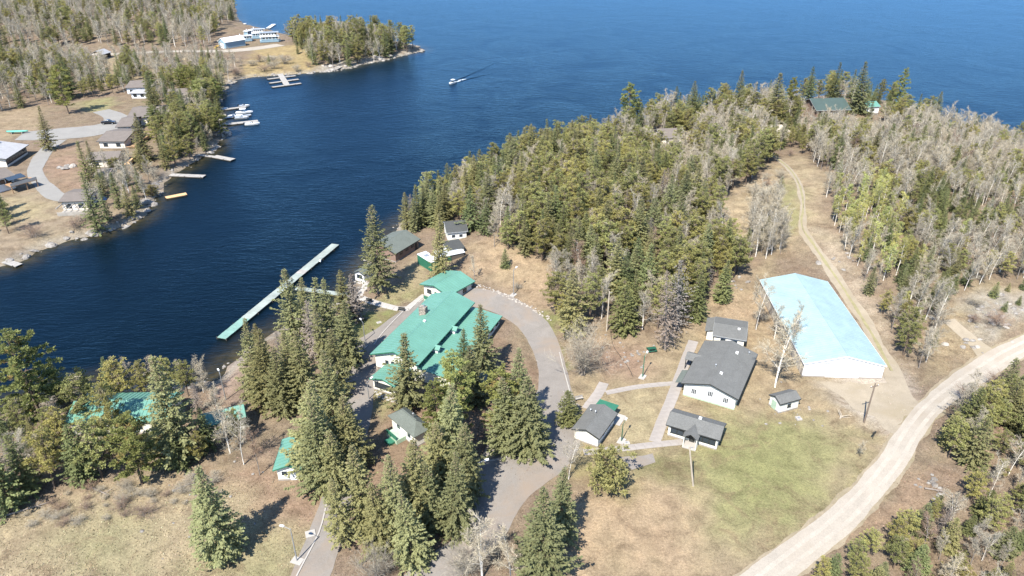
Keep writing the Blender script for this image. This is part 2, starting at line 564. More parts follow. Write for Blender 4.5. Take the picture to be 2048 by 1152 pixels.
LITTER = (.285, .215, .155); DRY = (.40, .315, .20); LAWN = (.335, .31, .155); GREEN = (.24, .25, .10); TAN = (.45, .335, .215)
SOIL = (.36, .25, .175); GRAVEL = (.54, .47, .385); STRAW = (.43, .36, .215); ROCKY = (.40, .365, .31); ORANGE = (.385, .295, .195)
ZONES = [  # outline in the picture, colour of the ground there, width of the fading edge
    ([(1140, 700), (1230, 660), (1330, 690), (1420, 600), (1540, 520), (1640, 760), (1790, 850), (1740, 950), (1600, 1080), (1480, 1160), (1110, 1170), (1170, 960), (1150, 890)], DRY, 3),
    ([(1140, 720), (1220, 670), (1300, 700), (1290, 740), (1200, 760)], SOIL, 3),
    ([(1400, 700), (1430, 610), (1530, 560), (1600, 700), (1600, 760), (1520, 760)], TAN, 3),
    ([(1240, 800), (1330, 770), (1310, 880), (1220, 880)], STRAW, 3),
    ([(1430, 830), (1530, 830), (1690, 860), (1740, 920), (1620, 1050), (1500, 1100), (1400, 1050), (1370, 950), (1300, 930), (1400, 900)], LAWN, 4),
    ([(1460, 860), (1540, 850), (1620, 900), (1600, 1000), (1480, 1040), (1420, 960)], (.29, .285, .125), 5),
    ([(1150, 1000), (1320, 935), (1390, 1030), (1420, 1160), (1110, 1170)], TAN, 4),
    ([(1640, 745), (1790, 745), (1830, 800), (1800, 900), (1740, 860), (1690, 800)], GRAVEL, 3),
    ([(700, 618), (795, 622), (748, 690), (690, 672)], GREEN, 1.5),
    ([(760, 592), (850, 540), (852, 584), (812, 612), (740, 604)], LAWN, 2),
    ([(830, 520), (870, 540), (850, 570), (800, 590)], DRY, 2),
    ([(935, 500), (1040, 500), (1098, 540), (1102, 640), (1020, 590), (950, 568)], TAN, 3),
    ([(1060, 632), (1110, 640), (1128, 740), (1110, 730), (1100, 690)], GREEN, 1.2),
    ([(-60, 1075), (60, 1010), (150, 975), (420, 935), (520, 940), (660, 1000), (600, 1170), (-80, 1190)], (.42, .34, .22), 3),
    ([(420, 940), (520, 940), (660, 980), (640, 1050), (560, 1060), (500, 1000)], SOIL, 3),
    ([(140, 1060), (230, 1040), (290, 1070), (250, 1160), (120, 1160)], (.36, .325, .185), 5),
    ([(500, 1090), (600, 1050), (640, 1060), (590, 1170), (360, 1170)], (.36, .325, .18), 4),
    ([(760, 830), (1000, 700), (1080, 720), (1080, 860), (1000, 900), (960, 920), (900, 1100), (720, 1090), (700, 960)], (.30, .205, .145), 3),
    ([(745, 785), (790, 780), (800, 820), (760, 850)], LAWN, 2),
    ([(1150, 890), (1260, 930), (1230, 1000), (1120, 960)], (.33, .27, .14), 3),
    ([(1260, 905), (1380, 905), (1370, 960), (1260, 930)], (.20, .19, .085), 3),
    ([(120, 205), (250, 190), (330, 220), (320, 330), (200, 350), (110, 300), (240, 260), (240, 215)], (.29, .225, .155), 4),
    ([(0, 225), (90, 212), (80, 262), (-60, 290), (-80, 240)], ORANGE, 3),
    ([(-60, 350), (60, 360), (130, 400), (250, 420), (200, 470), (80, 495), (-60, 520)], (.36, .285, .20), 4),
    ([(100, 300), (150, 290), (175, 330), (160, 380), (110, 380), (85, 340)], SOIL, 3),
    ([(0, 400), (90, 400), (100, 440), (0, 440)], STRAW, 4),
    ([(150, 205), (230, 195), (225, 222), (170, 222)], LAWN, 3),
    ([(-100, 5), (150, 8), (150, 22), (-100, 26)], DRY, 5),
    ([(150, 112), (440, 112), (470, 160), (300, 170), (150, 140)], DRY, 5),
    ([(510, 98), (610, 90), (640, 142), (500, 155), (480, 140)], (.42, .32, .16), 3),
    ([(640, 130), (850, 95), (840, 110), (640, 146)], ROCKY, 3),
    ([(1430, 420), (1500, 380), (1590, 320), (1640, 380), (1640, 480), (1560, 520), (1440, 500)], (.47, .375, .245), 4),
    ([(1540, 400), (1596, 384), (1596, 480), (1540, 480)], LAWN, 3),
    ([(1690, 245), (1760, 250), (1830, 275), (1700, 290)], LAWN, 4),
    ([(1540, 240), (1590, 225), (1590, 268), (1540, 268)], STRAW, 4),
    ([(1610, 470), (1680, 500), (1740, 600), (1790, 700), (1800, 740), (1760, 700), (1680, 570), (1640, 520)], (.48, .395, .29), 3),
    ([(1860, 640), (1960, 590), (2060, 590), (2060, 660), (1960, 705), (1900, 740), (1840, 760)], DRY, 3),
    ([(1930, 620), (2060, 605), (2060, 640), (1980, 690), (1920, 660)], ROCKY, 3),
    ([(1680, 1090), (1760, 1000), (1830, 940), (1880, 980), (1800, 1060), (1740, 1100)], SOIL, 2),
    ([(1980, 860), (2060, 840), (2100, 960), (1990, 950)], SOIL, 3),
    ([(480, 705), (500, 690), (480, 790), (430, 790), (420, 765)], (.42, .31, .24), 2),
]

def zone_color(X, Y):
    C = np.tile(np.array(LITTER), (len(X), 1))
    wx = X + 1.6 * np.sin(Y * .35 + np.sin(X * .5)) + .8 * np.sin(Y * 1.1 + X * .7)
    wy = Y + 1.6 * np.sin(X * .33 + np.sin(Y * .45)) + .8 * np.sin(X * 1.2 - Y * .6)
    for pts, c, soft in ZONES:
        P = poly_world(pts)
        lo, hi = P.min(0) - soft * 2, P.max(0) + soft * 2
        m = (wx > lo[0]) & (wx < hi[0]) & (wy > lo[1]) & (wy < hi[1])
        if not m.any(): continue
        d = signed(P, wx[m], wy[m])
        w = np.clip(d / soft * .5 + .5, 0, 1)[:, None]
        C[m] = C[m] * (1 - w) + np.array(c) * w
    return C

def build_ground():
    ys = np.concatenate([[-150, -60, 0, 25, 40], np.geomspace(105, 1110, 330) - 60])
    ks = np.linspace(-1.0, 1.0, 340)
    X, Y, q = sheet_grid(ys, ks)
    Z = terrain(X, Y)
    C = zone_color(X, Y)
    s = np.maximum(signed(PA, X, Y), signed(PB, X, Y))
    w = np.clip(1 - np.abs(s - 1.5) / 3.0, 0, 1)[:, None] * .75      # stony rim of the lake
    C = C * (1 - w) + np.array(ROCKY) * w
    C4 = np.hstack([C, np.ones((len(C), 1))])
    me = np_mesh('ground', np.stack([X, Y, Z], -1), quads=q, mats=[MATS['ground']], smooth=True, attrs={'Col': ('FLOAT_COLOR', C4)})
    g = structure(link(bpy.data.objects.new('ground', me)))
    ys = np.concatenate([[-150, -60, 0, 25, 40], np.geomspace(105, 1110, 230) - 60, [1500, 3000, 14000]])
    ks = np.concatenate([[-14, -4, -1.8], np.linspace(-1.0, 1.0, 260), [1.8, 4, 14]])
    X, Y, q = sheet_grid(ys, ks)
    s = np.maximum(signed(PA, X, Y), signed(PB, X, Y))
    sh = np.clip(1 + s / 9.0, 0, 1) ** 1.6
    me = np_mesh('lake', np.stack([X, Y, np.full_like(X, WATER)], -1), quads=q, mats=[MATS['water']], smooth=True, attrs={'shallow': ('FLOAT', sh)})
    structure(link(bpy.data.objects.new('lake_water', me)))
    return g
GROUND = build_ground()

# ------------------------------------------------------------------ roads, drives, paths
def catmull(pts, step=2.0):
    out = []
    P = [pts[0]] + list(pts) + [pts[-1]]
    for i in range(1, len(P) - 2):
        p0, p1, p2, p3 = [np.array(p[:2], float) for p in P[i - 1:i + 3]]
        n = max(2, int(np.linalg.norm(p2 - p1) / step))
        for k in range(n):
            t = k / n
            out.append(.5 * ((2 * p1) + (-p0 + p2) * t + (2 * p0 - 5 * p1 + 4 * p2 - p3) * t * t + (-p0 + 3 * p1 - 3 * p2 + p3) * t ** 3))
    out.append(np.array(pts[-1][:2], float))
    return np.array(out)

def strip(name, px, width, mat, lift, rough_edge=.35, step=1.5, seed=1, offset=0.0):
    """a road laid over the ground; width: a number or one for each point"""
    rg = np.random.default_rng(seed)
    W = [ground(a, b) for a, b in px]
    P = catmull([(w.x, w.y) for w in W], step)
    if np.isscalar(width): wd = np.full(len(P), width)
    else:
        cum = np.linspace(0, 1, len(px)); wd = np.interp(np.linspace(0, 1, len(P)), cum, width)
    T = np.gradient(P, axis=0); T /= np.linalg.norm(T, axis=1)[:, None]
    N = np.stack([-T[:, 1], T[:, 0]], 1)
    if offset: P = P + N * offset
    cols = np.array([-.5, -.3, 0, .3, .5])
    V = []
    jl = np.convolve(rg.normal(0, rough_edge, len(P) + 4), np.ones(5) / 3, 'valid')
    jr = np.convolve(rg.normal(0, rough_edge, len(P) + 4), np.ones(5) / 3, 'valid')
    for c in cols:
        off = c * wd + (jl if c == -.5 else jr if c == .5 else 0)
        V.append(P + N * off[:, None])
    V = np.stack(V, 1)
    z = terrain(V[..., 0].ravel(), V[..., 1].ravel()) + lift
    n = len(P)
    VV = np.concatenate([V.reshape(-1, 2), z[:, None]], 1)
    idx = np.arange(n * 5).reshape(n, 5)
    q = np.stack([idx[:-1, 1:], idx[:-1, :-1], idx[1:, :-1], idx[1:, 1:]], -1).reshape(-1, 4)
    me = np_mesh(name, VV, quads=q, mats=[MATS[mat]], smooth=True)
    return structure(link(bpy.data.objects.new(name, me)))

from mathutils.geometry import tessellate_polygon
def patch(name, px, mat, lift, wob=.3, seed=3):
    """an irregular paved area"""
    rg = random.Random(seed)
    W = [ground(a, b) for a, b in px]
    pts = []
    for i, a in enumerate(W):
        b = W[(i + 1) % len(W)]
        n = max(1, int((b - a).length / 2))
        for k in range(n):
            p = a.lerp(b, k / n)
            pts.append(Vector((p.x + rg.uniform(-wob, wob), p.y + rg.uniform(-wob, wob), 0)))
    zz = terrain([p.x for p in pts], [p.y for p in pts])
    for p, z in zip(pts, zz): p.z = z + lift
    tri = tessellate_polygon([[Vector((p.x, p.y, 0)) for p in pts]])
    me = np_mesh(name, [tuple(p) for p in pts], tris=[t if (pts[t[1]] - pts[t[0]]).cross(pts[t[2]] - pts[t[0]]).z > 0 else t[::-1] for t in tri], mats=[MATS[mat]])
    return structure(link(bpy.data.objects.new(name, me)))

strip('gravel_road', [(1440, 1230), (1520, 1165), (1600, 1102), (1680, 1040), (1745, 972), (1790, 915), (1818, 868), (1856, 820), (1915, 772), (1990, 722), (2080, 676), (2300, 590)],
      [6.0, 5.8, 5.5, 5.2, 5.0, 5.2, 6.2, 5.8, 5.2, 5.0, 4.8, 4.8], 'gravel_verge', .04, .22, .6, seed=15)
strip('gravel_road', [(1440, 1230), (1520, 1165), (1600, 1102), (1680, 1040), (1745, 972), (1790, 915), (1818, 868), (1856, 820), (1915, 772), (1990, 722), (2080, 676), (2300, 590)],
      [4.9, 4.8, 4.5, 4.2, 4.0, 4.2, 5.2, 4.8, 4.2, 4.0, 3.8, 3.8], 'gravel_road', .075, .09, .6, seed=5)
RD = [(1440, 1230), (1520, 1165), (1600, 1102), (1680, 1040), (1745, 972), (1790, 915), (1818, 868), (1856, 820), (1915, 772), (1990, 722), (2080, 676), (2300, 590)]
for i_, of_ in enumerate((-.95, .75)):
    strip('wheel_track', RD, .7, 'worn_gravel', .10, .03, 1.0, seed=30 + i_, offset=of_)
TRK = [(1782, 742), (1770, 718), (1742, 665), (1692, 585), (1656, 532), (1628, 492), (1604, 452), (1606, 405), (1594, 360), (1566, 326), (1530, 300)]
strip('track_grass_strip', TRK, .6, 'track_grass', .075, .12, .8, seed=40)
strip('gravel_road', [(1815, 815), (1788, 752), (1742, 665), (1692, 585), (1656, 532), (1628, 492), (1604, 452), (1606, 405), (1594, 360), (1566, 326), (1530, 300)],
      [4.6, 3.6, 3.0, 3.0, 3.0, 2.4, 1.6, 1.5, 1.5, 1.6, 1.5], 'track_gravel', .06, .3, seed=6)
strip('gravel_road', [(1985, 722), (1962, 700), (1930, 672), (1896, 640)], [5.5, 4, 3.6, 3], 'track_gravel', .055, .3, seed=7)
patch('gravel_road', [(1640, 764), (1772, 766), (1800, 790), (1830, 830), (1800, 880), (1770, 860), (1752, 836), (1710, 816), (1680, 796)], 'track_gravel', .045, .7)
strip('asphalt_drive', [(905, 590), (950, 594), (1010, 612), (1060, 645), (1090, 690), (1106, 740), (1110, 790), (1102, 838), (1078, 880), (1040, 925), (1010, 965), (990, 1010), (975, 1050), (930, 1100), (860, 1150), (800, 1220)],
      [6, 7.5, 7.5, 6.8, 6.4, 6.0, 5.8, 6.2, 9, 14, 15, 11, 7, 6, 6, 6], 'asphalt', .045, .15, seed=8)
strip('asphalt_drive', [(880, 600), (830, 626), (775, 668), (735, 706), (712, 760), (712, 830), (700, 900), (682, 970), (660, 1040), (640, 1100), (615, 1170), (600, 1230)],
      [6, 6, 7, 10, 11, 7, 5, 4.5, 4.5, 5, 5.5, 5.5], 'asphalt', .04, .15, seed=9)
patch('asphalt_pad', [(1240, 915), (1308, 908), (1312, 924), (1262, 940)], 'asphalt', .05, .2)
# far shore
strip('gravel_road', [(100, 112), (150, 110), (230, 108), (310, 104), (380, 102), (450, 102), (510, 97), (562, 90)], [6, 6, 6, 6, 6, 9, 12, 12], 'gravel_road', .08, .5, 4, seed=10)
strip('asphalt_drive', [(40, 272), (110, 268), (180, 262), (225, 250), (232, 235), (200, 222)], [12, 17, 18, 12, 9, 7], 'grey_gravel', .06, .4, 3, seed=11)
strip('asphalt_drive', [(118, 280), (88, 306), (70, 336), (84, 366), (112, 392), (140, 398)], [6, 5, 5, 5, 5, 6], 'grey_gravel', .065, .3, 2, seed=12)

def slab_path(name, px, width, slab, lift=.07, mat='concrete', seed=1):
    """a footpath laid from single slabs"""
    rg = random.Random(seed)
    root = structure(link(bpy.data.objects.new(name, None)))
    W = [ground(a, b) for a, b in px]
    P = catmull([(w.x, w.y) for w in W], slab)
    P = [Vector((*p, 0)) for p in P]
    mb = MB().box(-.5, .5, -.5, .5, -.10, 0)
    base = bpy.data.meshes.new('slab'); base.from_pydata(mb.v, [], mb.f); base.materials.append(MATS[mat])
    for a, b in zip(P[:-1], P[1:]):
        d = b - a
        if d.length < .2: continue
        o = link(bpy.data.objects.new('slab', base)); o.parent = root
        m = (a + b) / 2
        o.location = (m.x, m.y, tz(m.x, m.y) + lift + rg.uniform(-.012, .012))
        o.rotation_euler = (rg.uniform(-.006, .006), rg.uniform(-.006, .006), math.atan2(d.y, d.x))
        o.scale = (d.length * .985, width * rg.uniform(.97, 1.03), 1)
    return root

slab_path('footpath', [(1167, 905), (1235, 898), (1305, 890), (1366, 884)], 1.5, 1.3, seed=1)
slab_path('footpath', [(1309, 884), (1325, 842), (1340, 806), (1356, 764), (1372, 720), (1387, 682)], 2.1, 1.3, .075, seed=2)
slab_path('footpath', [(1346, 767), (1300, 771), (1262, 776), (1212, 786)], 1.3, 1.3, .066, seed=3)
slab_path('footpath', [(1208, 766), (1196, 788), (1182, 806), (1174, 818)], 2.0, 1.2, .08, seed=4)
slab_path('footpath', [(690, 586), (722, 597), (755, 607), (798, 618), (815, 617)], 2.0, 1.4, mat='pale_concrete', seed=5)
slab_path('footpath', [(815, 617), (832, 604), (850, 590)], 1.6, 1.4, .08, mat='pale_concrete', seed=6)
slab_path('footpath', [(712, 560), (735, 566), (722, 592)], 2.2, 1.3, .06, mat='pale_concrete', seed=7)

def kerb(px, mat='pale_concrete', seed=1, w=.22, h=.16):
    root = structure(link(bpy.data.objects.new('kerb', None)))
    W = [ground(a, b) for a, b in px]
    P = [Vector((*p, 0)) for p in catmull([(q.x, q.y) for q in W], 2.4)]
    for a, b in zip(P[:-1], P[1:]):
        d = b - a
        if d.length < .1: continue
        o = MB().box(-d.length * .495, d.length * .495, -w / 2, w / 2, -.1, h).build('kerb_stone', MATS[mat], root)
        m = (a + b) / 2
        o.location = (m.x, m.y, tz(m.x, m.y)); o.rotation_euler = (0, 0, math.atan2(d.y, d.x))
kerb([(655, 1000), (648, 1032), (638, 1066), (618, 1106), (594, 1152), (580, 1190)])
kerb([(806, 624), (785, 645), (764, 668), (748, 690)])
kerb([(848, 594), (832, 608), (818, 622)])
kerb([(690, 730), (712, 712), (735, 692)])
kerb([(1119, 705), (1126, 735), (1133, 760), (1140, 786)])
kerb([(968, 924), (990, 920), (1014, 915)])

# ------------------------------------------------------------------ buildings
LANDMARKS = []      # (x, y, phrase): things a tree can be said to stand near
FOOT = []           # footprints kept clear of trees

class House:
    """a building on the ground: A, B = front eave corners (picture points), C = a back eave corner or the depth in metres, ze = eave height"""
    def __init__(s, name, label, A, B, C, ze, rise, roof='gable_y', over=.5, wall='cream_siding', roofmat='grey_shingle', cat='building', near=None, found='concrete', base=None, seams=False, wall_name='wall', fascia='grey_trim', thick=.16):
        z0 = tz(*unproject(*A, ze)[:2]) if base is None else base
        z0 = max(z0, WATER + .4)
        a = unproject(*A, z0 + ze); b = unproject(*B, z0 + ze)
        u = (b - a); u.z = 0; s.w = u.length; u.normalize()
        v = Vector((-u.y, u.x, 0))
        if isinstance(C, (int, float)): s.d = float(C)
        else:
            c = unproject(*C, z0 + ze); s.d = abs((c - a).dot(v))
        ctr = (a + b) / 2 + v * s.d / 2
        s.u, s.v, s.ze, s.over, s.rise = u, v, ze, over, rise
        s.root = thing(name, label, cat, (ctr.x, ctr.y, z0), math.atan2(u.y, u.x))
        s.ctr = ctr; s.z0 = z0
        if near: LANDMARKS.append((ctr.x, ctr.y, near))
        FOOT.append((ctr.x, ctr.y, math.atan2(u.y, u.x), s.w / 2, s.d / 2))
        hw, hd = s.w / 2, s.d / 2
        iw, idp = hw - over, hd - over
        s.iw, s.idp = iw, idp
        zr = ze + rise
        t = thick
        W, Rm = MATS[wall], MATS[roofmat]
        if roof in ('gable_y', 'gable_x'):
            half = hw if roof == 'gable_y' else hd
            ih = iw if roof == 'gable_y' else idp
            ln = hd if roof == 'gable_y' else hw
            iln = idp if roof == 'gable_y' else iw
            def P(a_, l_, z): return (a_, l_, z) if roof == 'gable_y' else (l_, a_, z)
            uz = lambda x: zr - rise * abs(x) / half - t - .015
            s.under = uz
            mb = MB()
            prof = [(-ih, -.4), (ih, -.4), (ih, uz(ih)), (0, uz(0)), (-ih, uz(ih))]
            mb.prism([P(x, -iln, z) for x, z in prof], Vector(P(0, 2 * iln, 0)))
            s.wall = mb.build(wall_name, W, s.root)
            mb = MB()
            prof = [(-half, ze), (0, zr), (half, ze), (half, ze - t), (0, zr - t), (-half, ze - t)]
            mb.prism([P(x, -ln, z) for x, z in prof], Vector(P(0, 2 * ln, 0)))
            s.roof = mb.build('roof', Rm, s.root)
            mb = MB()
            mb.prism([P(-.22, -ln - .01, zr - .22 * rise / half + .012), P(0, -ln - .01, zr + .05), P(.22, -ln - .01, zr - .22 * rise / half + .012)], Vector(P(0, 2 * ln + .02, 0)))
            mb.build('ridge_cap', Rm, s.roof)
            for sg in (-1, 1):
                x = sg * (half + .025)
                mb = MB(); a_, b_ = sorted((x - .02, x + .02))
                if roof == 'gable_y': mb.box(a_, b_, -ln + .02, ln - .02, ze - t - .06, ze - .01)
                else: mb.box(-ln + .02, ln - .02, a_, b_, ze - t - .06, ze - .01)
                mb.build('fascia', MATS[fascia], s.roof)
                for sd in (-1, 1):
                    mb = MB(); l0, l1 = sorted((sd * (ln + .005), sd * (ln + .05)))
                    p = [P(0, l0, zr - .03), P(sg * half, l0, ze - .03), P(sg * half, l0, ze - t - .08), P(0, l0, zr - t - .08)]
                    mb.prism(p, Vector(P(0, l1 - l0, 0))); mb.build('barge_board', MATS[fascia], s.roof)
            if seams:
                mb = MB(); n = int(2 * ln / .75)
                sl = math.hypot(half, rise)
                for i in range(1, n):
                    l = -ln + 2 * ln * i / n
                    for sg in (-1, 1):
                        e = .045
                        mb.prism([P(sg * .23, l - e, zr - .23 * rise / half + .002), P(sg * half * .995, l - e, ze + .004), P(sg * half * .995, l - e, ze + .08), P(sg * .23, l - e, zr - .23 * rise / half + .08)], Vector(P(0, 2 * e, 0)))
                o = mb.build('seam_ribs', Rm, s.roof); o['kind'] = 'stuff'
        elif roof == 'hip':
            mb = MB().box(-iw, iw, -idp, idp, -.4, ze - t - .02); s.wall = mb.build(wall_name, W, s.root)
            if hw > hd: r = [(-(hw - hd), 0), (hw - hd, 0)]
            else: r = [(0, -(hd - hw)), (0, hd - hw)]
            mb = MB(); V = [(-hw, -hd, ze), (hw, -hd, ze), (hw, hd, ze), (-hw, hd, ze), (*r[0], zr), (*r[1], zr), (-hw, -hd, ze - t), (hw, -hd, ze - t), (hw, hd, ze - t), (-hw, hd, ze - t)]
            mb.v = V
            if hw > hd: mb.f = [(0, 1, 5, 4), (1, 2, 5), (2, 3, 4, 5), (3, 0, 4)]
            else: mb.f = [(0, 1, 4), (1, 2, 5, 4), (2, 3, 5), (3, 0, 4, 5)]
            mb.f += [(6, 7, 1, 0), (7, 8, 2, 1), (8, 9, 3, 2), (9, 6, 0, 3), (9, 8, 7, 6)]
            s.roof = mb.build('roof', Rm, s.root)
            MB().bar((*r[0], zr + .02), (*r[1], zr + .021), .3, .08).build('ridge_cap', Rm, s.roof)
        elif roof == 'mono':        # slopes down towards the front by rise
            mb = MB()
            mb.prism([(-iw, -idp, -.4), (-iw, idp, -.4), (-iw, idp, zr - t - .02 - rise * over / s.d), (-iw, -idp, ze + rise * over / s.d - t - .02)], (2 * iw, 0, 0))
            s.wall = mb.build(wall_name, W, s.root)
            mb = MB().prism([(-hw, -hd, ze - t), (-hw, hd, zr - t), (-hw, hd, zr), (-hw, -hd, ze)], (2 * hw, 0, 0)); s.roof = mb.build('roof', Rm, s.root)
        else:                       # flat
            mb = MB().box(-iw, iw, -idp, idp, -.4, ze - t - .02); s.wall = mb.build(wall_name, W, s.root)
            s.roof = MB().box(-hw, hw, -hd, hd, ze - t, ze).build('roof', Rm, s.root)
        if found:
            MB().box(-iw - .04, iw + .04, -idp - .04, idp + .04, -.5, .28).build('foundation', MATS[found], s.root)
    def _place(s, side, t, depth=0.0):
        """centre point, along-vector and outward vector of a place on a wall"""
        iw, idp = s.iw, s.idp
        if side == 'f': return Vector((-iw + 2 * iw * t, -idp, 0)), Vector((1, 0, 0)), Vector((0, -1, 0))
        if side == 'b': return Vector((iw - 2 * iw * t, idp, 0)), Vector((-1, 0, 0)), Vector((0, 1, 0))
        if side == 'r': return Vector((iw, -idp + 2 * idp * t, 0)), Vector((0, 1, 0)), Vector((1, 0, 0))
        return Vector((-iw, idp - 2 * idp * t, 0)), Vector((0, -1, 0)), Vector((-1, 0, 0))
    def _slab(s, p, a, o, w, z0, z1, n0, n1):
        q = [p - a * w / 2 + o * n0, p + a * w / 2 + o * n0, p + a * w / 2 + o * n1, p - a * w / 2 + o * n1]
        return MB().prism([(v.x, v.y, z0) for v in q], (0, 0, z1 - z0))
    def window(s, side, t, z, w, h, frame='white_paint', bars=1, sill=True):
        p, a, o = s._place(side, t)
        fr = s._slab(p, a, o, w + .16, z - .08, z + h + .08, -.02, .05).build('window', MATS[frame], s.root)
        n = bars
        for i in range(n):
            c = p + a * (-w / 2 + w * (i + .5) / n)
            s._slab(c, a, o, w / n - .07, z + .02, z + h - .02, .0, .065).build('pane', MATS['glass'], fr)
        if sill: s._slab(p, a, o, w + .3, z - .15, z - .085, -.02, .11).build('sill', MATS[frame], fr)
        return fr
    def door(s, side, t, w=1.0, h=2.1, mat='white_paint', z=.05):
        p, a, o = s._place(side, t)
        d = s._slab(p, a, o, w, z, z + h, -.02, .06).build('door', MATS[mat], s.root)
        k = p + a * (w * .38)
        s._slab(k, a, o, .08, z + 1.0, z + 1.12, .05, .12).build('handle', MATS['galvanised'], d)
        return d
    def on_roof(s, x, y):
        """height of the roof surface at local x, y"""
        return s.ze
    def part(s, name, mb, mat, parent=None, **k):
        return mb.build(name, MATS[mat], parent or s.root, **k)

def roof_vent(h, x, y, z, kind='pipe'):
    if kind == 'pipe': h.part('vent_pipe', MB().tube((x, y, z - .3), (x, y, z + .55), .10, .10, 8).tube((x, y, z + .55), (x, y, z + .7), .2, .08, 8), 'galvanised', h.roof)
    else: h.part('roof_vent', MB().box(x - .25, x + .25, y - .25, y + .25, z - .3, z + .22), 'white_paint', h.roof)

# --- the long shed beside the gravel road
h = House('storage_shed', 'very long white-fronted shed with a pale turquoise metal roof', (1608, 727), (1774, 732), (1672, 563), 3.3, 2.0, over=.25, wall='white_siding', roofmat='pale_teal_metal', near='the turquoise shed', seams=True, fascia='white_paint')
SHED = h
h.part('wall_cladding', MB().box(-h.iw - .05, -h.iw - .02, -h.idp + .05, h.idp - .05, .3, 3.0), 'beige_sheet')
h.part('wall_cladding', MB().box(h.iw + .02, h.iw + .05, -h.idp + .05, h.idp - .05, .3, 3.0), 'beige_sheet')
h.part('sign_board', MB().box(-h.iw * .55, -h.iw * .15, -h.idp - .05, -h.idp + .01, 3.25, 3.42), 'grey_trim')
d = h.part('sliding_door', MB().box(-h.iw * .42, h.iw * .42, -h.idp - .06, -h.idp + .01, .06, 2.9), 'white_siding')
h.part('handle', MB().box(-.06, .0, -h.idp - .1, -h.idp - .05, 1.1, 1.4), 'galvanised', d)
for k in range(9):
    y = -h.idp * .92 + h.idp * 1.84 * k / 8
    h.part('wall_post', MB().box(-h.iw - .16, -h.iw - .055, y - .07, y + .07, 0, 3.05), 'light_pole_wood')

# --- hall with three slatted windows
h = House('dormitory_hall', 'large cream hall under a wide grey gable roof with barred gable windows', (1362, 766), (1477, 799), (1508, 706), 3.0, 1.6, over=.55, wall='cream_siding', roofmat='grey_shingle', near='the wide hall', found='pale_green_paint', fascia='dark_trim')
HALL = h
for t in (.2, .52, .82): h.window('f', t, 1.0 if t != .52 else 1.5, .95, 1.15, 'white_paint', 3)
for t in (.2, .4, .62, .84): h.window('r', t, 1.1, 1.2, 1.0, 'white_paint', 2)
roof_vent(h, h.w * .17, h.d * .30, h.ze + 1.15, 'box'); roof_vent(h, h.w * .08, -h.d * .22, h.ze + 1.35, 'box'); roof_vent(h, -h.w * .06, -h.d * .12, h.ze + 1.35); roof_vent(h, h.w * .36, h.d * .40, h.ze + .45)
# gabled entrance and green canopy on the long side by the path
yy = h.d * .12
e = MB().prism([(-h.w / 2 - 1.9, yy - 1.5, 2.55), (-h.w / 2 - 1.9, yy, 3.35), (-h.w / 2 - 1.9, yy + 1.5, 2.55), (-h.w / 2 - 1.9, yy + 1.5, 2.4), (-h.w / 2 - 1.9, yy, 3.2), (-h.w / 2 - 1.9, yy - 1.5, 2.4)], (3.6, 0, 0))
pr = h.part('porch_roof', e, 'grey_shingle')
for q in (-1.3, 1.3): h.part('porch_post', MB().box(-h.w / 2 - 1.75, -h.w / 2 - 1.6, yy + q - .07, yy + q + .07, 0, 2.42), 'dark_trim')
h.door('l', .42, 1.6, 2.1, 'dark_green_paint')
h.part('canopy', MB().prism([(-h.w / 2 - 1.3, -h.idp + .2, 2.2), (-h.w / 2 + .3, -h.idp + .2, 2.75), (-h.w / 2 + .3, -h.idp + .2, 2.82), (-h.w / 2 - 1.3, -h.idp + .2, 2.28)], (0, 4.6, 0)), 'green_grey_shingle')
st = h.part('steps', MB().box(-h.w / 2 - 1.4, -h.iw - .05, yy - 4.2, yy - 2.6, 0, .5), 'green_paint')

# --- annex behind the hall
h = House('annex_cabin', 'small cream annex with low grey roof behind the wide hall', (1425, 670), (1493, 681), (1476, 640), 2.7, .7, roof='gable_x', over=.4, roofmat='grey_shingle', near='the annex cabin')
for t in (.3, .7): h.window('f', t, 1.1, 1.1, .9)
h.door('f', .5)
roof_vent(h, h.w * .25, -h.d * .1, h.ze + .5, 'box')
h.part('side_wing_wall', MB().box(-h.w / 2 - 1.2, -h.iw - .01, -h.idp * .5, h.idp * .95, -.3, 2.2), 'cream_siding')
h.part('side_wing_roof', MB().prism([(-h.w / 2 - 1.7, -h.idp * .6, 2.2), (-h.w / 2 + .2, -h.idp * .6, 2.75), (-h.w / 2 + .2, -h.idp * .6, 2.85), (-h.w / 2 - 1.7, -h.idp * .6, 2.3)], (0, h.idp * 1.6, 0)), 'grey_shingle')

# --- cabin beside the loop drive
h = House('cabin', 'cream cabin with grey gable roof and white roof vent beside the round spruce', (1143, 858), (1199, 878), (1234, 826), 2.4, 1.0, over=.45, roofmat='grey_shingle', near='the drive cabin', fascia='dark_trim')
roof_vent(h, -.4, h.d * .12, h.ze + .9); roof_vent(h, -h.w * .3, h.d * .2, h.ze + .4)
h.window('r', .35, 1.0, 1.0, .8); h.window('r', .7, 1.0, 1.0, .8); h.door('b', .5)
h.part('porch_roof', MB().prism([(-1.9, h.d / 2 - .1, 2.30), (1.9, h.d / 2 - .1, 2.30), (1.9, h.d / 2 - .1, 2.38), (-1.9, h.d / 2 - .1, 2.38)], (0, 2.6, -.15)), 'green_paint')
for x in (-1.7, 1.7): h.part('porch_post', MB().box(x - .05, x + .05, h.d / 2 + 2.2, h.d / 2 + 2.3, 0, 2.15), 'green_paint')
h.part('porch_slab', MB().box(-2, 3.4, h.idp + .06, h.d / 2 + 2.8, -.3, .1), 'pale_concrete')

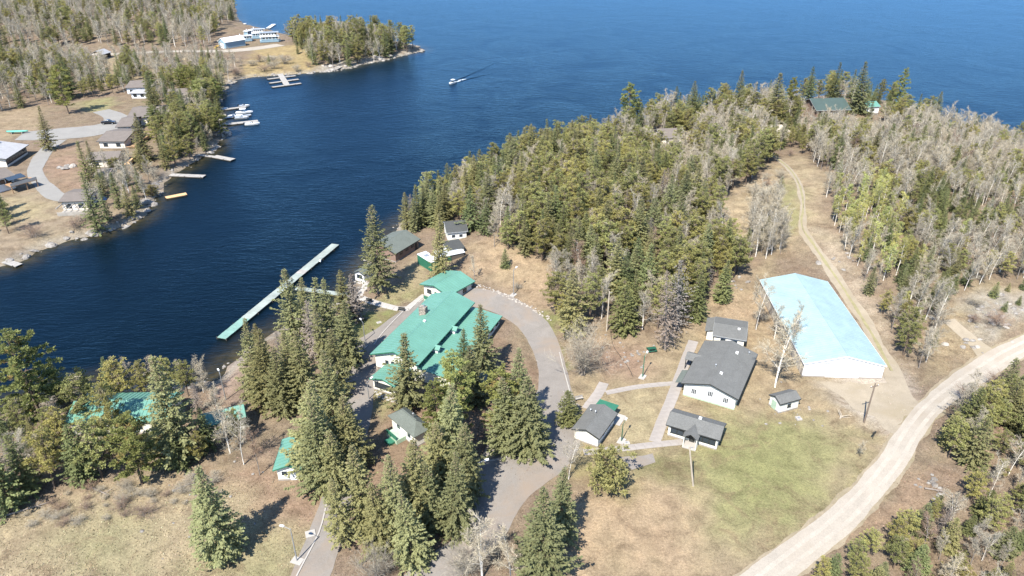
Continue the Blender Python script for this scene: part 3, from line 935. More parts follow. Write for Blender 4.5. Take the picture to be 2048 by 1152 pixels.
# --- house with a gabled porch
h = House('bunkhouse', 'cream bunkhouse with grey roof and a small gabled entrance porch', (1332, 849), (1440, 881), (1451, 846), 2.6, 1.1, roof='gable_x', over=.4, roofmat='grey_shingle', near='the bunkhouse', fascia='dark_trim')
for t in (.12, .25, .38): h.window('f', t, 1.0, 1.0, 1.0, 'dark_trim')
for t in (.64, .77, .9): h.window('f', t, 1.0, 1.0, 1.0, 'dark_trim')
h.window('r', .5, 1.0, 1.0, 1.0); roof_vent(h, h.w * .05, h.d * .1, h.ze + 1.0, 'box')
y0 = -h.d / 2
h.part('porch_roof', MB().prism([(-1.35, y0 - 1.5, 2.35), (0, y0 - 1.5, 3.3), (1.35, y0 - 1.5, 2.35), (1.35, y0 - 1.5, 2.22), (0, y0 - 1.5, 3.15), (-1.35, y0 - 1.5, 2.22)], (0, h.d * .42 + 1.5, 0)), 'grey_shingle')
for x in (-1.1, 1.1): h.part('porch_wall', MB().box(x - .06, x + .06, y0 - 1.3, -h.idp - .01, 0, 2.24), 'cream_siding')
h.part('door_step', MB().box(-1.2, 1.2, y0 - 1.6, -h.idp - .05, -.2, .16), 'pale_concrete')
h.door('f', .5, .95, 2.0, 'dark_trim')

# --- tool shed
h = House('tool_shed', 'little cream tool shed with grey roof and pale green door', (1538, 789), (1561, 809), (1597, 793), 2.3, .8, over=.22, roofmat='grey_shingle', near='the tool shed', fascia='dark_trim')
h.door('f', .45, 1.2, 1.85, 'pale_green_paint'); h.window('r', .5, 1.0, .6, .55, 'dark_trim')
h.part('wall_lamp', MB().box(h.iw - .3, h.iw - .1, h.idp, h.idp + .3, 1.4, 1.6), 'dark_trim')

# --- the lodge
h = House('lodge', 'long lodge with bright green metal roof, stone chimney and cream gable', (740, 708), (836, 731), (966, 608), 4.7, 1.9, over=.7, wall='cream_siding', roofmat='teal_metal', near='the long lodge', seams=True, fascia='green_paint')
LODGE = h
for t in (.28, .42, .62, .74): h.window('f', t, 2.9, .6, .6, 'dark_trim')
for k in range(8): h.window('r', .08 + .12 * k, 3.35, 1.8, .6, 'dark_trim', 2, False)
for k in range(6): h.window('l', .1 + .16 * k, 1.2, 1.6, 1.2, 'white_paint', 2)
h.part('stone_base', MB().box(-h.iw - .06, h.iw * .3, -h.idp - .07, -h.idp + .5, -.3, 1.5), 'chimney_stone')
xc, yc = -h.w * .17, h.d * .10
c = h.part('chimney', MB().box(xc - .8, xc + .8, yc - .55, yc + .55, h.ze, h.ze + 3.1), 'chimney_stone', h.roof)
h.part('flue', MB().tube((xc + .25, yc, h.ze + 3.1), (xc + .25, yc, h.ze + 3.6), .22, .2, 10), 'galvanised', c)
roof_vent(h, .3, -h.d * .03, h.ze + 1.85, 'box')
# low wing along the right-hand side
ww = 6.6
xa, xb = h.w / 2 - .55, h.w / 2 + ww
w_ = h.part('wing_wall', MB().prism([(h.iw + .02, -h.idp + .6, -.3), (xb - .6, -h.idp + .6, -.3), (xb - .6, -h.idp + .6, 2.3), (h.iw + .02, -h.idp + .6, 3.05)], (0, 2 * h.idp - .2, 0)), 'cream_siding')
r_ = h.part('wing_roof', MB().prism([(h.iw + .03, -h.idp + .1, 3.3), (xb, -h.idp + .1, 2.45), (xb, -h.idp + .1, 2.58), (h.iw + .03, -h.idp + .1, 3.42)], (0, 2 * h.idp + .7, 0)), 'teal_metal')
mb = MB()
for i in range(1, int(2 * h.idp / .75)):
    y = -h.idp + .1 + .75 * i
    mb.prism([(h.iw + .05, y, 3.43), (xb - .02, y, 2.585), (xb - .02, y, 2.66), (h.iw + .05, y, 3.50)], (0, .09, 0))
o = h.part('seam_ribs', mb, 'teal_metal', r_); o['kind'] = 'stuff'
h.part('fascia', MB().box(xb + .005, xb + .05, -h.idp + .12, h.idp + .78, 2.36, 2.57), 'green_paint', r_)
for k in range(9):
    y = -h.idp + 2.2 + (2 * h.idp - 3) * k / 8
    q = h.part('window', MB().box(xb - .62, xb - .55, y - .7, y + .7, .9, 2.0), 'dark_trim'); h.part('pane', MB().box(xb - .6, xb - .535, y - .62, y + .62, .98, 1.92), 'glass', q)
# three little white dormers where the wing meets the lodge
for y in (-h.idp * .45, h.idp * .18):
    q = h.part('dormer', MB().box(h.iw + .0, h.iw + 1.3, y - .6, y + .6, 3.0, 4.3), 'white_siding'); h.part('dormer_roof', MB().prism([(h.iw - .3, y - .9, 4.3), (h.iw - .3, y, 4.85), (h.iw - .3, y + .9, 4.3), (h.iw - .3, y + .9, 4.2), (h.iw - .3, y, 4.72), (h.iw - .3, y - .9, 4.2)], (2.1, 0, 0)), 'teal_metal', q)
# front porch wing
k = House('lodge_porch_wing', 'low porch wing with green gable roof at the front of the lodge', (738, 757), (790, 774), 7.6, 2.7, .9, over=.5, wall='cream_siding', roofmat='teal_metal', seams=True, fascia='green_paint')
k.window('f', .62, .9, 3.0, 1.1, 'dark_trim', 5); k.window('f', .2, .9, 1.2, 1.1, 'dark_trim', 2); k.door('l', .5)
porch = k

# --- cabin with green roof behind the lodge
h = House('gatehouse_cabin', 'cream cabin with bright green gable roof standing behind the lodge', (839, 568), (897, 592), (945, 560), 3.1, 1.2, over=.7, roofmat='teal_metal', near='the gable cabin', seams=True, fascia='green_paint')
h.window('f', .22, 1.2, 1.3, .9, 'dark_trim', 2); h.window('f', .8, 1.2, 1.6, .9, 'dark_trim', 2); h.door('f', .5, 1.0, 2.1, 'dark_green_paint')
h.part('porch_deck', MB().box(-2.2, 2.4, -h.idp - 2.0, -h.idp - .05, 0, .6), 'pale_green_paint')
h.part('porch_rail', MB().box(-2.2, 2.4, -h.idp - 2.05, -h.idp - 1.97, .62, 1.5), 'green_paint')
for t in (.3, .7): h.window('r', t, 1.2, 1.2, .9, 'dark_trim')

# --- boathouse, hut, dark cabin, container
h = House('boathouse', 'brown boathouse with dark green shingle roof behind the tallest spruce', (791, 508), (841, 478), 9.5, 2.8, 1.7, roof='gable_x', over=.5, wall='brown_siding', roofmat='green_grey_shingle', near='the boathouse', fascia='dark_trim')
for t in (.25, .5, .75): h.window('f', t, 1.6, 1.0, .6, 'dark_trim')
h.door('f', .9, 1.0, 2.0, 'dark_trim')
h = House('beach_hut', 'tiny white hut with dark green roof at the dock', (706, 545), (728, 551), 5.0, 2.4, .9, roof='gable_y', over=.3, wall='white_siding', roofmat='green_grey_shingle', near='the white hut', fascia='dark_trim')
h.window('f', .5, 1.2, 1.5, .8, 'dark_trim', 2)
h = House('dark_cabin', 'dark-roofed cabin half hidden among the trees above the container', (893, 466), (936, 462), 8.0, 3.0, 1.6, roof='gable_x', over=.4, wall='cream_siding', roofmat='dark_shingle', near='the dark cabin')
h.window('f', .3, 1.2, 1.0, .9); h.window('f', .7, 1.2, 1.0, .9)
h = House('low_shed', 'low shed with dark flat roof below the dark cabin', (896, 500), (930, 494), 5.0, 2.4, .3, roof='mono', over=.25, wall='cream_siding', roofmat='dark_shingle')
h.door('f', .5)
h = House('storage_platform', 'white flat-roofed lean-to beside the green container', (878, 515), (930, 504), 4.0, 2.2, .1, roof='mono', over=.2, wall='dark_wall', roofmat='white_metal', found=None)
h.door('f', .4, 1.0, 1.9, 'dark_green_paint')
h = House('shipping_container', 'green metal container with white roof on the grass slope', (861, 525), (879, 519), 6.4, 2.6, .02, roof='flat', over=.04, wall='green_paint', roofmat='white_metal', found=None, cat='container', near='the green container')
h.part('roof_hatch', MB().box(-.6, .6, .2, 1.4, 2.6, 2.75), 'galvanised', h.roof)
mb = MB()
for i in range(22):
    y = -h.idp + .25 + i * (2 * h.idp - .5) / 21
    mb.box(-h.iw - .05, -h.iw + .01, y - .06, y + .06, .1, 2.5).box(h.iw - .01, h.iw + .05, y - .06, y + .06, .1, 2.5)
h.part('corrugation', mb, 'green_paint')['kind'] = 'stuff'

# --- cabins inside the loop
h = House('hip_cabin', 'cream cabin with slate hip roof and green steps among the spruces', (775, 831), (828, 875), (853, 846), 2.9, 1.5, roof='hip', over=.5, roofmat='green_grey_shingle', near='the hip-roofed cabin')
h.window('f', .3, 1.2, 1.0, .9); h.window('f', .75, 1.2, 1.0, .9); h.door('f', .5)
roof_vent(h, .4, .6, h.ze + 1.2)
h.part('porch_deck', MB().box(-h.iw * .7, h.iw * .2, -h.idp - 2.0, -h.idp - .05, 0, .9), 'pale_green_paint')
h.part('stair', MB().box(-h.iw * .4, h.iw * .05, -h.idp - 3.2, -h.idp - 2.02, 0, .45), 'green_paint')
h.part('porch_rail', MB().box(-h.iw * .7, h.iw * .2, -h.idp - 2.02, -h.idp - 1.95, .92, 1.7), 'green_paint')
h = House('grey_cabin', 'slate-roofed cabin buried among the spruces inside the loop drive', (928, 775), (968, 778), (972, 745), 2.8, 1.4, roof='hip', over=.4, roofmat='green_grey_shingle', near='the buried cabin')
h.window('f', .5, 1.2, 1.0, .9); h.window('l', .5, 1.2, 1.0, .9)
# --- green roofs hidden in the lakeside wood
h = House('lakeside_dormitory', 'long green-roofed dormitory almost hidden by lakeside trees', (128, 846), (332, 842), (322, 784), 3.2, 1.5, roof='gable_x', over=.6, roofmat='teal_metal', near='the lakeside dormitory', seams=True, fascia='green_paint')
for t in (.1, .3, .5, .7, .9): h.window('f', t, 1.2, 1.4, 1.0, 'dark_trim', 2)
h = House('lakeside_cabin', 'green-roofed cabin with bare birches in front, near the little beach', (402, 856), (492, 834), (502, 804), 3.0, 1.3, roof='gable_x', over=.6, roofmat='teal_metal', near='the beach cabin', seams=True, fascia='green_paint')
for t in (.2, .5, .8): h.window('f', t, 1.2, 1.2, 1.0, 'dark_trim', 2)
h = House('green_roofed_cabin', 'small cabin with bright green roof beside the tall spruce cluster', (545, 941), (606, 938), (572, 878), 2.7, .9, over=.5, roofmat='teal_metal', near='the green-roofed cabin', seams=True, fascia='green_paint')
h.window('f', .3, 1.1, 1.0, .9); h.door('f', .65)

# --- far left shore: the lodge colony
h = House('hotel_wing', 'long pale grey-roofed building with window wall and chimney, cut by the frame', (12, 318), (58, 289), 20.0, 3.4, 1.8, roof='gable_x', over=.9, wall='tan_siding', roofmat='light_grey_shingle', near='the hotel wing', fascia='dark_trim')
for k in range(7): h.window('f', .08 + .14 * k, .9, 1.9, 1.6, 'dark_trim', 2, False)
h.part('chimney', MB().box(h.w * .32, h.w * .32 + 1, -1, 0, h.ze, h.ze + 3), 'dark_trim', h.roof)
h = House('deck_house', 'brown-roofed house with raised deck at the far left edge', (-30, 366), (30, 350), 11, 4.6, 1.6, roof='gable_x', over=.6, wall='white_siding', roofmat='brown_grey_shingle', near='the deck house')
for t in (.3, .55, .8): h.window('f', t, 2.7, 1.5, 1.2, 'dark_trim')
h.part('deck', MB().box(h.iw * .2, h.iw + 5, -h.idp - 4.5, -h.idp - .05, 2.3, 2.5), 'deck_wood')
for x in (h.iw * .25, h.iw + 1.5, h.iw + 4.8): h.part('deck_post', MB().box(x - .12, x + .12, -h.idp - 4.4, -h.idp - 4.15, -.3, 2.3), 'deck_wood')
h.part('deck_rail', MB().box(h.iw * .2, h.iw + 5, -h.idp - 4.5, -h.idp - 4.42, 2.5, 3.5), 'galvanised')
h.part('glass_roof', MB().prism([(h.iw * .3, -h.idp - 3.5, 4.1), (h.iw + 2.5, -h.idp - 3.5, 4.1), (h.iw + 2.5, -h.idp - .1, 4.5), (h.iw * .3, -h.idp - .1, 4.5)], (0, 0, .1)), 'glass')
COT = [((192, 283), (249, 283), (255, 257), 3.0, 1.5, 'tan cottage with brown-grey roof beside the parking lot, below the black pickup', 'the parking cottage'),
       ((171, 321), (236, 318), (239, 302), 3.0, 1.5, 'tan cottage with wooden side deck, second from the parking lot', 'the wooden-deck cottage'),
       ((184, 355), (216, 354), (216, 336), 2.8, 1.2, 'small low cottage roof between two tan cottages and the shore', None),
       ((116, 404), (174, 402), (176, 377), 3.2, .9, 'brown-grey cottage with a slatted terrace closest to the left-hand shore', 'the terrace cottage'),
       ((230, 254), (262, 253), (268, 231), 3.2, 1.4, 'low front part of the twin-roofed brown lodge', None),
       ((252, 236), (312, 234), (306, 211), 3.6, 1.9, 'tall rear part of the twin-roofed brown lodge beside tall spruces', 'the twin-roofed lodge'),
       ((249, 176), (291, 175), (291, 160), 3.2, 1.6, 'white-walled cottage with brown roof beyond the green lawn', 'the white cottage'),
       ((258, 187), (292, 187), (290, 178), 2.6, .6, 'low white porch roof in front of the white-walled cottage', None),
       ((331, 192), (376, 190), (374, 176), 3.0, 1.5, 'upper brown cottage half behind lakeside pines', 'the brown cottage'),
       ((334, 210), (380, 208), (376, 196), 3.0, 1.4, 'lower brown cottage half behind lakeside pines', None)]
for i, (A, B, C, ze, rise, lab, near) in enumerate(COT):
    h = House('cottage', lab, A, B, C, ze, rise, roof='gable_x', over=.6, wall='white_siding' if i in (6, 7) else 'tan_siding', roofmat='light_grey_shingle' if i == 7 else 'brown_grey_shingle', near=near, fascia='dark_trim')
    for t in ((.25, .75) if h.w < 12 else (.15, .4, .65, .88)): h.window('f', t, 1.0, 1.5, 1.1, 'dark_trim', 2)
    h.door('r', .35, 1.0, 2.0, 'dark_trim'); h.window('r', .7, 1.0, 1.6, 1.2, 'dark_trim', 2)
    if i in (0, 1, 5):
        h.part('deck', MB().box(h.iw + .05, h.iw + 4.0, -h.idp, h.idp * .8, .5, .7), 'new_wood' if i == 1 else 'deck_wood')
        for y in (-h.idp + .1, h.idp * .7): h.part('deck_post', MB().box(h.iw + 3.7, h.iw + 3.95, y, y + .2, -2, .5), 'deck_wood')
        h.part('deck_rail', MB().box(h.iw + 3.9, h.iw + 3.98, -h.idp, h.idp * .8, .72, 1.6), 'new_wood' if i == 1 else 'deck_wood')
    if i == 3:
        for k in range(5): h.part('terrace_beam', MB().box(-h.iw + 2 * h.iw * k / 4 - .1, -h.iw + 2 * h.iw * k / 4 + .1, -h.idp - 4, -h.idp - .05, 2.2, 2.4), 'grey_wood')
        h.part('terrace', MB().box(-h.iw, h.iw, -h.idp - 4.2, -h.idp - .05, -.2, .25), 'grey_wood')
        h.part('terrace_rail', MB().box(-h.iw, h.iw, -h.idp - 4.25, -h.idp - 4.18, .25, 1.2), 'grey_wood')
h = House('marina_shed', 'white-roofed marina shed next to the yellow loader', (438, 84), (462, 85), 15.0, 4.0, 2.2, over=.4, wall='blue_panel', roofmat='white_metal', near='the marina shed', fascia='white_paint')
h.root.rotation_euler[2] -= .45
h.door('f', .5, 3.5, 2.9, 'white_paint')
# open picnic pavilion by the far gravel road
g0 = ground(203, 117)
pv = thing('picnic_pavilion', 'open pavilion with pale gable roof beside the far gravel road', 'pavilion', g0, R(-8))
LANDMARKS.append((g0.x, g0.y, 'the open pavilion'))
pr = MB().prism([(-4.2, -4, 3), (0, -4, 5), (4.2, -4, 3), (4.2, -4, 2.85), (0, -4, 4.82), (-4.2, -4, 2.85)], (0, 8.5, 0)).build('roof', MATS['light_grey_shingle'], pv)
for x in (-3.6, 3.6):
    for y in (-3.4, 0, 3.9): MB().box(x - .12, x + .12, y - .12, y + .12, -.3, 3.1).build('post', MATS['dark_trim'], pv)
MB().box(-4, 4, -3.8, 4.2, -.3, .1).build('floor_slab', MATS['concrete'], pv)
MB().box(-3.5, 3.5, 3.7, 3.8, .1, 2.6).build('back_wall', MATS['dark_wall'], pv)
# --- point on the upper right: green-roofed lodge and neighbours
h = House('point_lodge', 'log lodge with dark green roof on the wooded point', (1633, 221), (1703, 219), 15.0, 3.4, 3.2, roof='gable_x', over=.8, wall='brown_siding', roofmat='dark_green_metal', near='the point lodge')
for t in (.2, .4, .6, .8): h.window('f', t, 1.0, 1.6, 1.2, 'white_paint', 2)
h.part('chimney', MB().box(-2.0, -1.4, -.35, .35, h.ze + 2.4, h.ze + 4.0), 'chimney_stone', h.roof)
h = House('grey_cottage', 'weathered grey-roofed cottage deep in the bare birch wood', (1320, 276), (1372, 274), 10.0, 3.0, 2.2, roof='gable_x', over=.5, wall='tan_siding', roofmat='brown_grey_shingle', near='the birch-wood cottage')
h.window('f', .3, 1, 1.2, 1); h.window('f', .7, 1, 1.2, 1)
h = House('sand_shed', 'low tan flat-roofed shed below the point lodge', (1549, 264), (1582, 263), 9.0, 2.8, .3, roof='mono', over=.3, wall='tan_siding', roofmat='beige_sheet', near='the tan shed')
h.door('f', .5)
h = House('shore_cottage', 'pale green shore cottage almost lost behind the point pines', (1736, 214), (1762, 213), 8.0, 3.0, 1.4, roof='gable_x', over=.4, wall='white_siding', roofmat='teal_metal')
h.window('f', .5, 1, 1.2, 1)
h = House('shore_cottage', 'pale green shore cottage hidden behind the tallest spruces of the point', (1480, 228), (1502, 227), 8.0, 3.0, 1.4, roof='gable_x', over=.4, wall='white_siding', roofmat='teal_metal')
h.window('f', .5, 1, 1.2, 1)

# ------------------------------------------------------------------ docks
def dock(label, A, B, width, plank=1.25, z=-1.0, mat='dock_green', piles=True, mats=None, name='dock', thick=.14, group=None, planks=True):
    a = unproject(*A, z); b = unproject(*B, z)
    d = b - a; L = d.length
    root = thing(name, label, 'dock', (a.x, a.y, z), math.atan2(d.y, d.x), group)
    n = max(1, int(L / plank))
    rg = random.Random(int(L * 100))
    for i in range(n):
        x0, x1 = L * i / n + .02, L * (i + 1) / n - .02
        m = mats(i / n) if mats else mat
        o = MB().box(x0, x1, -width / 2 + rg.uniform(-.03, .03), width / 2 + rg.uniform(-.03, .03), -thick, rg.uniform(-.015, .015)).build('plank', MATS[m], root)
    for y in (-width / 2 + .15, width / 2 - .15):
        MB().box(.05, L - .05, y - .12, y + .12, -thick - .3, -thick - .012).build('beam', MATS['dark_timber'], root)
    if piles:
        for i in range(0, int(L / 6) + 1):
            for y in (-width / 2 - .1, width / 2 + .1):
                MB().tube((min(L, i * 6), y, -2.6), (min(L, i * 6), y, .12), .11, .11, 7).build('pile', MATS['dark_timber'], root)
    return root, a, d.normalized(), L

root, a, d, L = dock('very long pale green plank dock running out from the lodge', (443, 676), (671, 488), 2.3, 1.1, mats=lambda t: 'dock_teal' if t < .16 else ('grey_wood' if .62 < t < .66 else 'dock_green'))
MB().box(L * .78, L * .78 + .5, -1.75, -1.4, .0, .5).build('cleat_box', MATS['white_paint'], root)
dock('short pale gangway joining the long dock to the lodge path', (592, 576), (694, 589), 1.6, 1.3)
dock('light plank dock below the tan cottages, bent at its shore end', (428, 312), (466, 319), 2.6, 1.6, mat='grey_wood')
dock('narrow ramp leading down to the bent light dock', (393, 309), (428, 313), 1.6, 1.6, mat='grey_wood', piles=False)
dock('straight light plank dock next below the bent one', (340, 349), (409, 352), 2.4, 1.6, mat='grey_wood')
dock('fresh yellow wooden dock below the bare birches', (331, 395), (373, 387), 2.2, 1.3, mat='new_wood')
dock('pale T-shaped dock stem at the far left edge', (-6, 518), (18, 514), 2.2, 1.4, mat='grey_wood')
dock('pale dock finger pointing out at the far left edge', (4, 520), (38, 530), 2.0, 1.2, mat='grey_wood')
dock('rear marina dock with a pale float end', (444, 219), (492, 213), 2.2, 2.5, mat='grey_wood')
dock('middle marina dock holding two moored boats', (444, 236), (502, 229), 1.8, 2.5, mat='boat_grey')
dock('front marina dock, white and widest of the three', (444, 249), (516, 241), 2.8, 2.5, mat='grey_wood')
dock('grey landing walkway of the comb-shaped dock', (559, 146), (574, 170), 3.0, 3, mat='grey_wood')
for A, B, t in (((535, 158), (591, 151), 'rear'), ((539, 166), (597, 158), 'middle'), ((544, 174), (602, 166), 'front')):
    dock(f'{t} finger of the comb-shaped dock under the far point', A, B, 1.9, 3, mat='grey_wood', z=-1.04)
dock('sloping red and white jetty behind the blue houseboats', (536, 56), (548, 48), 3.0, 4, mat='boat_white')

# ------------------------------------------------------------------ boats
def boat(label, px, py, length, heading, mat='boat_white', top=None, near=True):
    p = unproject(px, py, WATER)
    w = length * .36
    root = thing('motorboat', label, 'boat', p, heading)
    rings = []
    for t, k, zb in ((0, .86, -.25), (.25, 1, -.28), (.6, .95, -.22), (.85, .55, .0), (1, .04, .35)):
        x = (t - .5) * length; hw = w / 2 * k; zt = .55 + .25 * t
        rings.append([(x, -hw, zt), (x, -hw * .75, zb), (x, hw * .75, zb), (x, hw, zt)])
    MB().loft(rings).build('hull', MATS[mat], root)
    MB().prism([(length * .08, -w * .36, .72), (length * .40, -w * .18, .76), (length * .40, w * .18, .76), (length * .08, w * .36, .72)], (0, 0, .06)).build('deck', MATS['boat_white'], root)
    MB().box(-length * .40, length * .06, -w * .36, w * .36, .50, .58).build('cockpit_floor', MATS['boat_grey'], root)
    MB().prism([(length * .06, -w * .34, .7), (length * .06, w * .34, .7), (-length * .02, w * .3, 1.25), (-length * .02, -w * .3, 1.25)], (.05, 0, .02)).build('windshield', MATS['glass'], root)
    for y in (-w * .2, w * .2): MB().box(-length * .18, -length * .08, y - .25, y + .25, .5, 1.0).build('seat', MATS['boat_grey'], root)
    m = MB().box(-length * .5 - .45, -length * .5 + .05, -.25, .25, .3, 1.15).build('outboard_motor', MATS['black_paint'], root)
    if top: MB().box(-length * .25, length * .1, -w * .4, w * .4, 1.9, 2.0).build('canopy', MATS[top], root); [MB().tube((x, y, .6), (x, y, 1.9), .03, .03, 5).build('canopy_post', MATS['galvanised'], root) for x in (-length * .22, length * .08) for y in (-w * .36, w * .36)]
    return root
b1 = unproject(905, 166, WATER); hd = math.atan2(*(unproject(898, 169, WATER) - unproject(960, 148, WATER)).yx)
boat('white motorboat crossing the open lake with a wake', 905, 167, 6.0, hd, 'boat_white', 'boat_white')
boat('white moored boat with canopy at the middle marina dock', 489, 226, 7.5, R(10), 'boat_white', 'boat_white')
boat('slim white and grey boat on the shore side of the middle marina dock', 471, 233, 6.5, R(12), 'boat_white')
boat('dark boat moored behind the white canopy boat', 484, 237, 6.0, R(10), 'boat_grey')
boat('small white boat at the tip of the front marina dock', 505, 249, 6.2, R(14), 'boat_white')
boat('little white rowing boat tied beside the rear marina dock', 446, 219, 4.5, R(8), 'boat_white')
boat('grey boat tied to the end of the rear marina dock', 489, 213, 5.0, R(8), 'boat_grey')
# wake: low ridges of disturbed water with a little foam behind the boat
def wake():
    mb = MB()
    back = Vector((-math.cos(hd), -math.sin(hd), 0)); side = Vector((-back.y, back.x, 0))
    rg = random.Random(4)
    for sg in (-1, 1):
        for m, (ln, w0) in enumerate(((70 if sg > 0 else 34, .35), (46 if sg > 0 else 20, .25))):
            rings = []
            for k in range(13):
                s0 = 3 + m * 5 + ln * k / 12
                c = b1 + back * s0 + side * sg * (.8 + s0 * (.14 - .04 * m) + .25 * math.sin(k * 1.7 + m))
                w = w0 + .06 * k
                hh = .12 * (1 - k / 13)
                rings.append([(*(c + side * w).xy, WATER - .05), (*c.xy, WATER + .006 + hh), (*(c - side * w).xy, WATER - .05)])
            mb.loft(rings)
    o = mb.build('boat_wake', MATS['water'], None, True)
    o['kind'] = 'stuff'; o['label'] = 'V-shaped wake of small waves trailing the motorboat'
    mb = MB()
    for k in range(14):
        c = b1 + back * (3.5 + k * .55) + side * rg.uniform(-.7, .7) * (1 + k * .04)
        mb.prism([(*(c + side * .3).xy, WATER + .0), (*(c + back * .9).xy, WATER), (*(c - side * .3).xy, WATER), (*(c - back * .5).xy, WATER)], (0, 0, .09))
    o = mb.build('wake_foam', MATS['foam']); o['kind'] = 'stuff'; o['label'] = 'white foam churned up behind the motorboat'
wake()

def houseboat(label, px, py, L, rz, top='white_paint', decks=2):
    p = ground(px, py); W = L * .38
    root = thing('houseboat', label, 'houseboat', (p.x, p.y, p.z + .3), rz)
    MB().prism([(-L / 2, -W / 2, .0), (L * .40, -W / 2, .0), (L / 2, -W * .3, .1), (L / 2, W * .3, .1), (L * .40, W / 2, .0), (-L / 2, W / 2, .0)], (0, 0, 1.0)).build('hull', MATS['blue_panel'], root)
    z = 1.0
    for k in range(decks):
        ln = L * (.42 - .06 * k)
        c = MB().box(-ln, ln * .85, -W * .40, W * .40, z + .01, z + 2.3).build('cabin', MATS['blue_panel' if k == 0 else 'white_paint'], root)
        for s in (-1, 1):
            for i in range(5):
                x = -ln * .85 + i * ln * .38
                MB().box(x, x + ln * .26, *sorted((s * W * .405, s * W * .40 - s * .02)), z + 1.0, z + 1.9).build('window', MATS['glass'], c)
        MB().box(ln * .85, ln * .85 + .03, -W * .3, W * .3, z + .9, z + 1.9).build('window', MATS['glass'], c)
        MB().box(-L * .48, L * .46, -W / 2, W / 2, z + 2.32, z + 2.5).build('deck', MATS[top if k == decks - 1 else 'white_paint'], root)
        for s in (-1, 1):
            MB().bar((-L * .47, s * W * .49, z + 1.0), (L * .45, s * W * .49, z + 1.0), .07).build('rail', MATS['white_paint'], root)
            for x in (-.46, -.2, .1, .4): MB().box(x * L - .05, x * L + .05, s * W * .49 - .05, s * W * .49 + .05, z, z + 2.3).build('deck_post', MATS['white_paint'], root)
        z += 2.5
    MB().bar((-L * .3, 0, z), (-L * .3, 0, z + 1.2), .3).build('funnel', MATS['white_paint'], root)
    return root
houseboat('largest blue and white double-deck houseboat on the gravel by the point', 541, 84, 13, R(18), 'galvanised')
houseboat('second blue and white houseboat, behind the little pine', 519, 77, 9.5, R(14), 'boat_grey')
houseboat('single-deck turquoise houseboat close to the marina shed', 491, 83, 10, R(25), decks=1)
houseboat('small white houseboat drawn up behind the marina shed', 500, 72, 9, R(70), decks=1)
boat('upturned white hull lying by the marina shed corner', 474, 90, 6, R(40)).location.z = 1.0
boat('white boat lying at the water behind the houseboats', 485, 50, 8, R(60))

# ------------------------------------------------------------------ vehicles
def wheel(root, x, y, r=.38, w=.26, name='wheel'):
    t = MB().tube((x, y - w / 2, r), (x, y + w / 2, r), r, r, 16).build(name, MATS['tyre_rubber'], root)
    MB().tube((x, y - w / 2 - .01, r), (x, y + w / 2 + .01, r), r * .58, r * .58, 12).build('rim', MATS['galvanised'], t)
def pickup(label, px, py, rz):
    p = ground(px, py)
    root = thing('pickup_truck', label, 'pickup', p, rz)
    m = 'black_paint'
    MB().prism([(-2.75, -.98, .5), (2.6, -.98, .5), (2.75, -.98, .75), (2.65, -.98, 1.1), (1.15, -.98, 1.22), (-2.75, -.98, 1.22)], (0, 1.96, 0)).build('body', MATS[m], root, bevel=.06)
    c = MB().loft([[(-.95, -.93, 1.22), (1.2, -.93, 1.22), (1.2, .93, 1.22), (-.95, .93, 1.22)], [(-.8, -.78, 1.85), (.45, -.78, 1.85), (.45, .78, 1.85), (-.8, .78, 1.85)]]).build('cab', MATS[m], root, bevel=.04)
    for s in (-1, 1): MB().prism([(-.75, s * .86, 1.3), (.95, s * .86, 1.3), (.45, s * .80, 1.75), (-.7, s * .80, 1.75)], (0, s * .035, 0)).build('side_window', MATS['glass'], c)
    MB().prism([(1.17, -.8, 1.27), (1.17, .8, 1.27), (.52, .72, 1.80), (.52, -.72, 1.80)], (.03, 0, .02)).build('windscreen', MATS['glass'], c)
    MB().box(-2.65, -1.02, -.8, .8, 1.225, 1.24).build('bed_floor', MATS['dark_trim'], root)
    for x in (-1.75, 1.75):
        for y in (-.9, .9): wheel(root, x, y)
    for y in (-.7, .7): MB().box(2.66, 2.74, y - .2, y + .2, .82, 1.0).build('headlight', MATS['white_paint'], root)
    MB().box(2.66, 2.82, -.9, .9, .5, .66).build('bumper', MATS['galvanised'], root)
    return root
pickup('black pickup truck parked beside the twin-roofed brown lodge', 218, 248, R(8))
def loader(px, py):
    p = ground(px, py)
    root = thing('wheel_loader', 'yellow wheel loader in front of the white-roofed marina shed', 'loader', p, R(195))
    Y = 'yellow_paint'
    MB().prism([(-3.2, -1.0, .9), (1.2, -1.0, .9), (1.2, -1.0, 2.0), (-.8, -1.0, 2.2), (-3.2, -1.0, 2.0)], (0, 2.0, 0)).build('body', MATS[Y], root, bevel=.1)
    c = MB().box(-.7, .9, -.8, .8, 2.2, 3.6).build('cab', MATS['glass'], root)
    MB().box(-.8, 1.0, -.9, .9, 3.6, 3.75).build('cab_roof', MATS[Y], c)
    for y in (-.6, .6): MB().bar((1.0, y, 1.9), (4.0, y, .8), .28).build('lift_arm', MATS[Y], root)
    MB().prism([(3.8, -1.4, .15), (5.0, -1.4, .15), (4.2, -1.4, .5), (4.0, -1.4, 1.4), (3.8, -1.4, 1.4)], (0, 2.8, 0)).build('bucket', MATS[Y], root)
    for x in (-2.1, 1.4):
        for y in (-1.1, 1.1): wheel(root, x, y, .8, .5)
loader(446, 95)
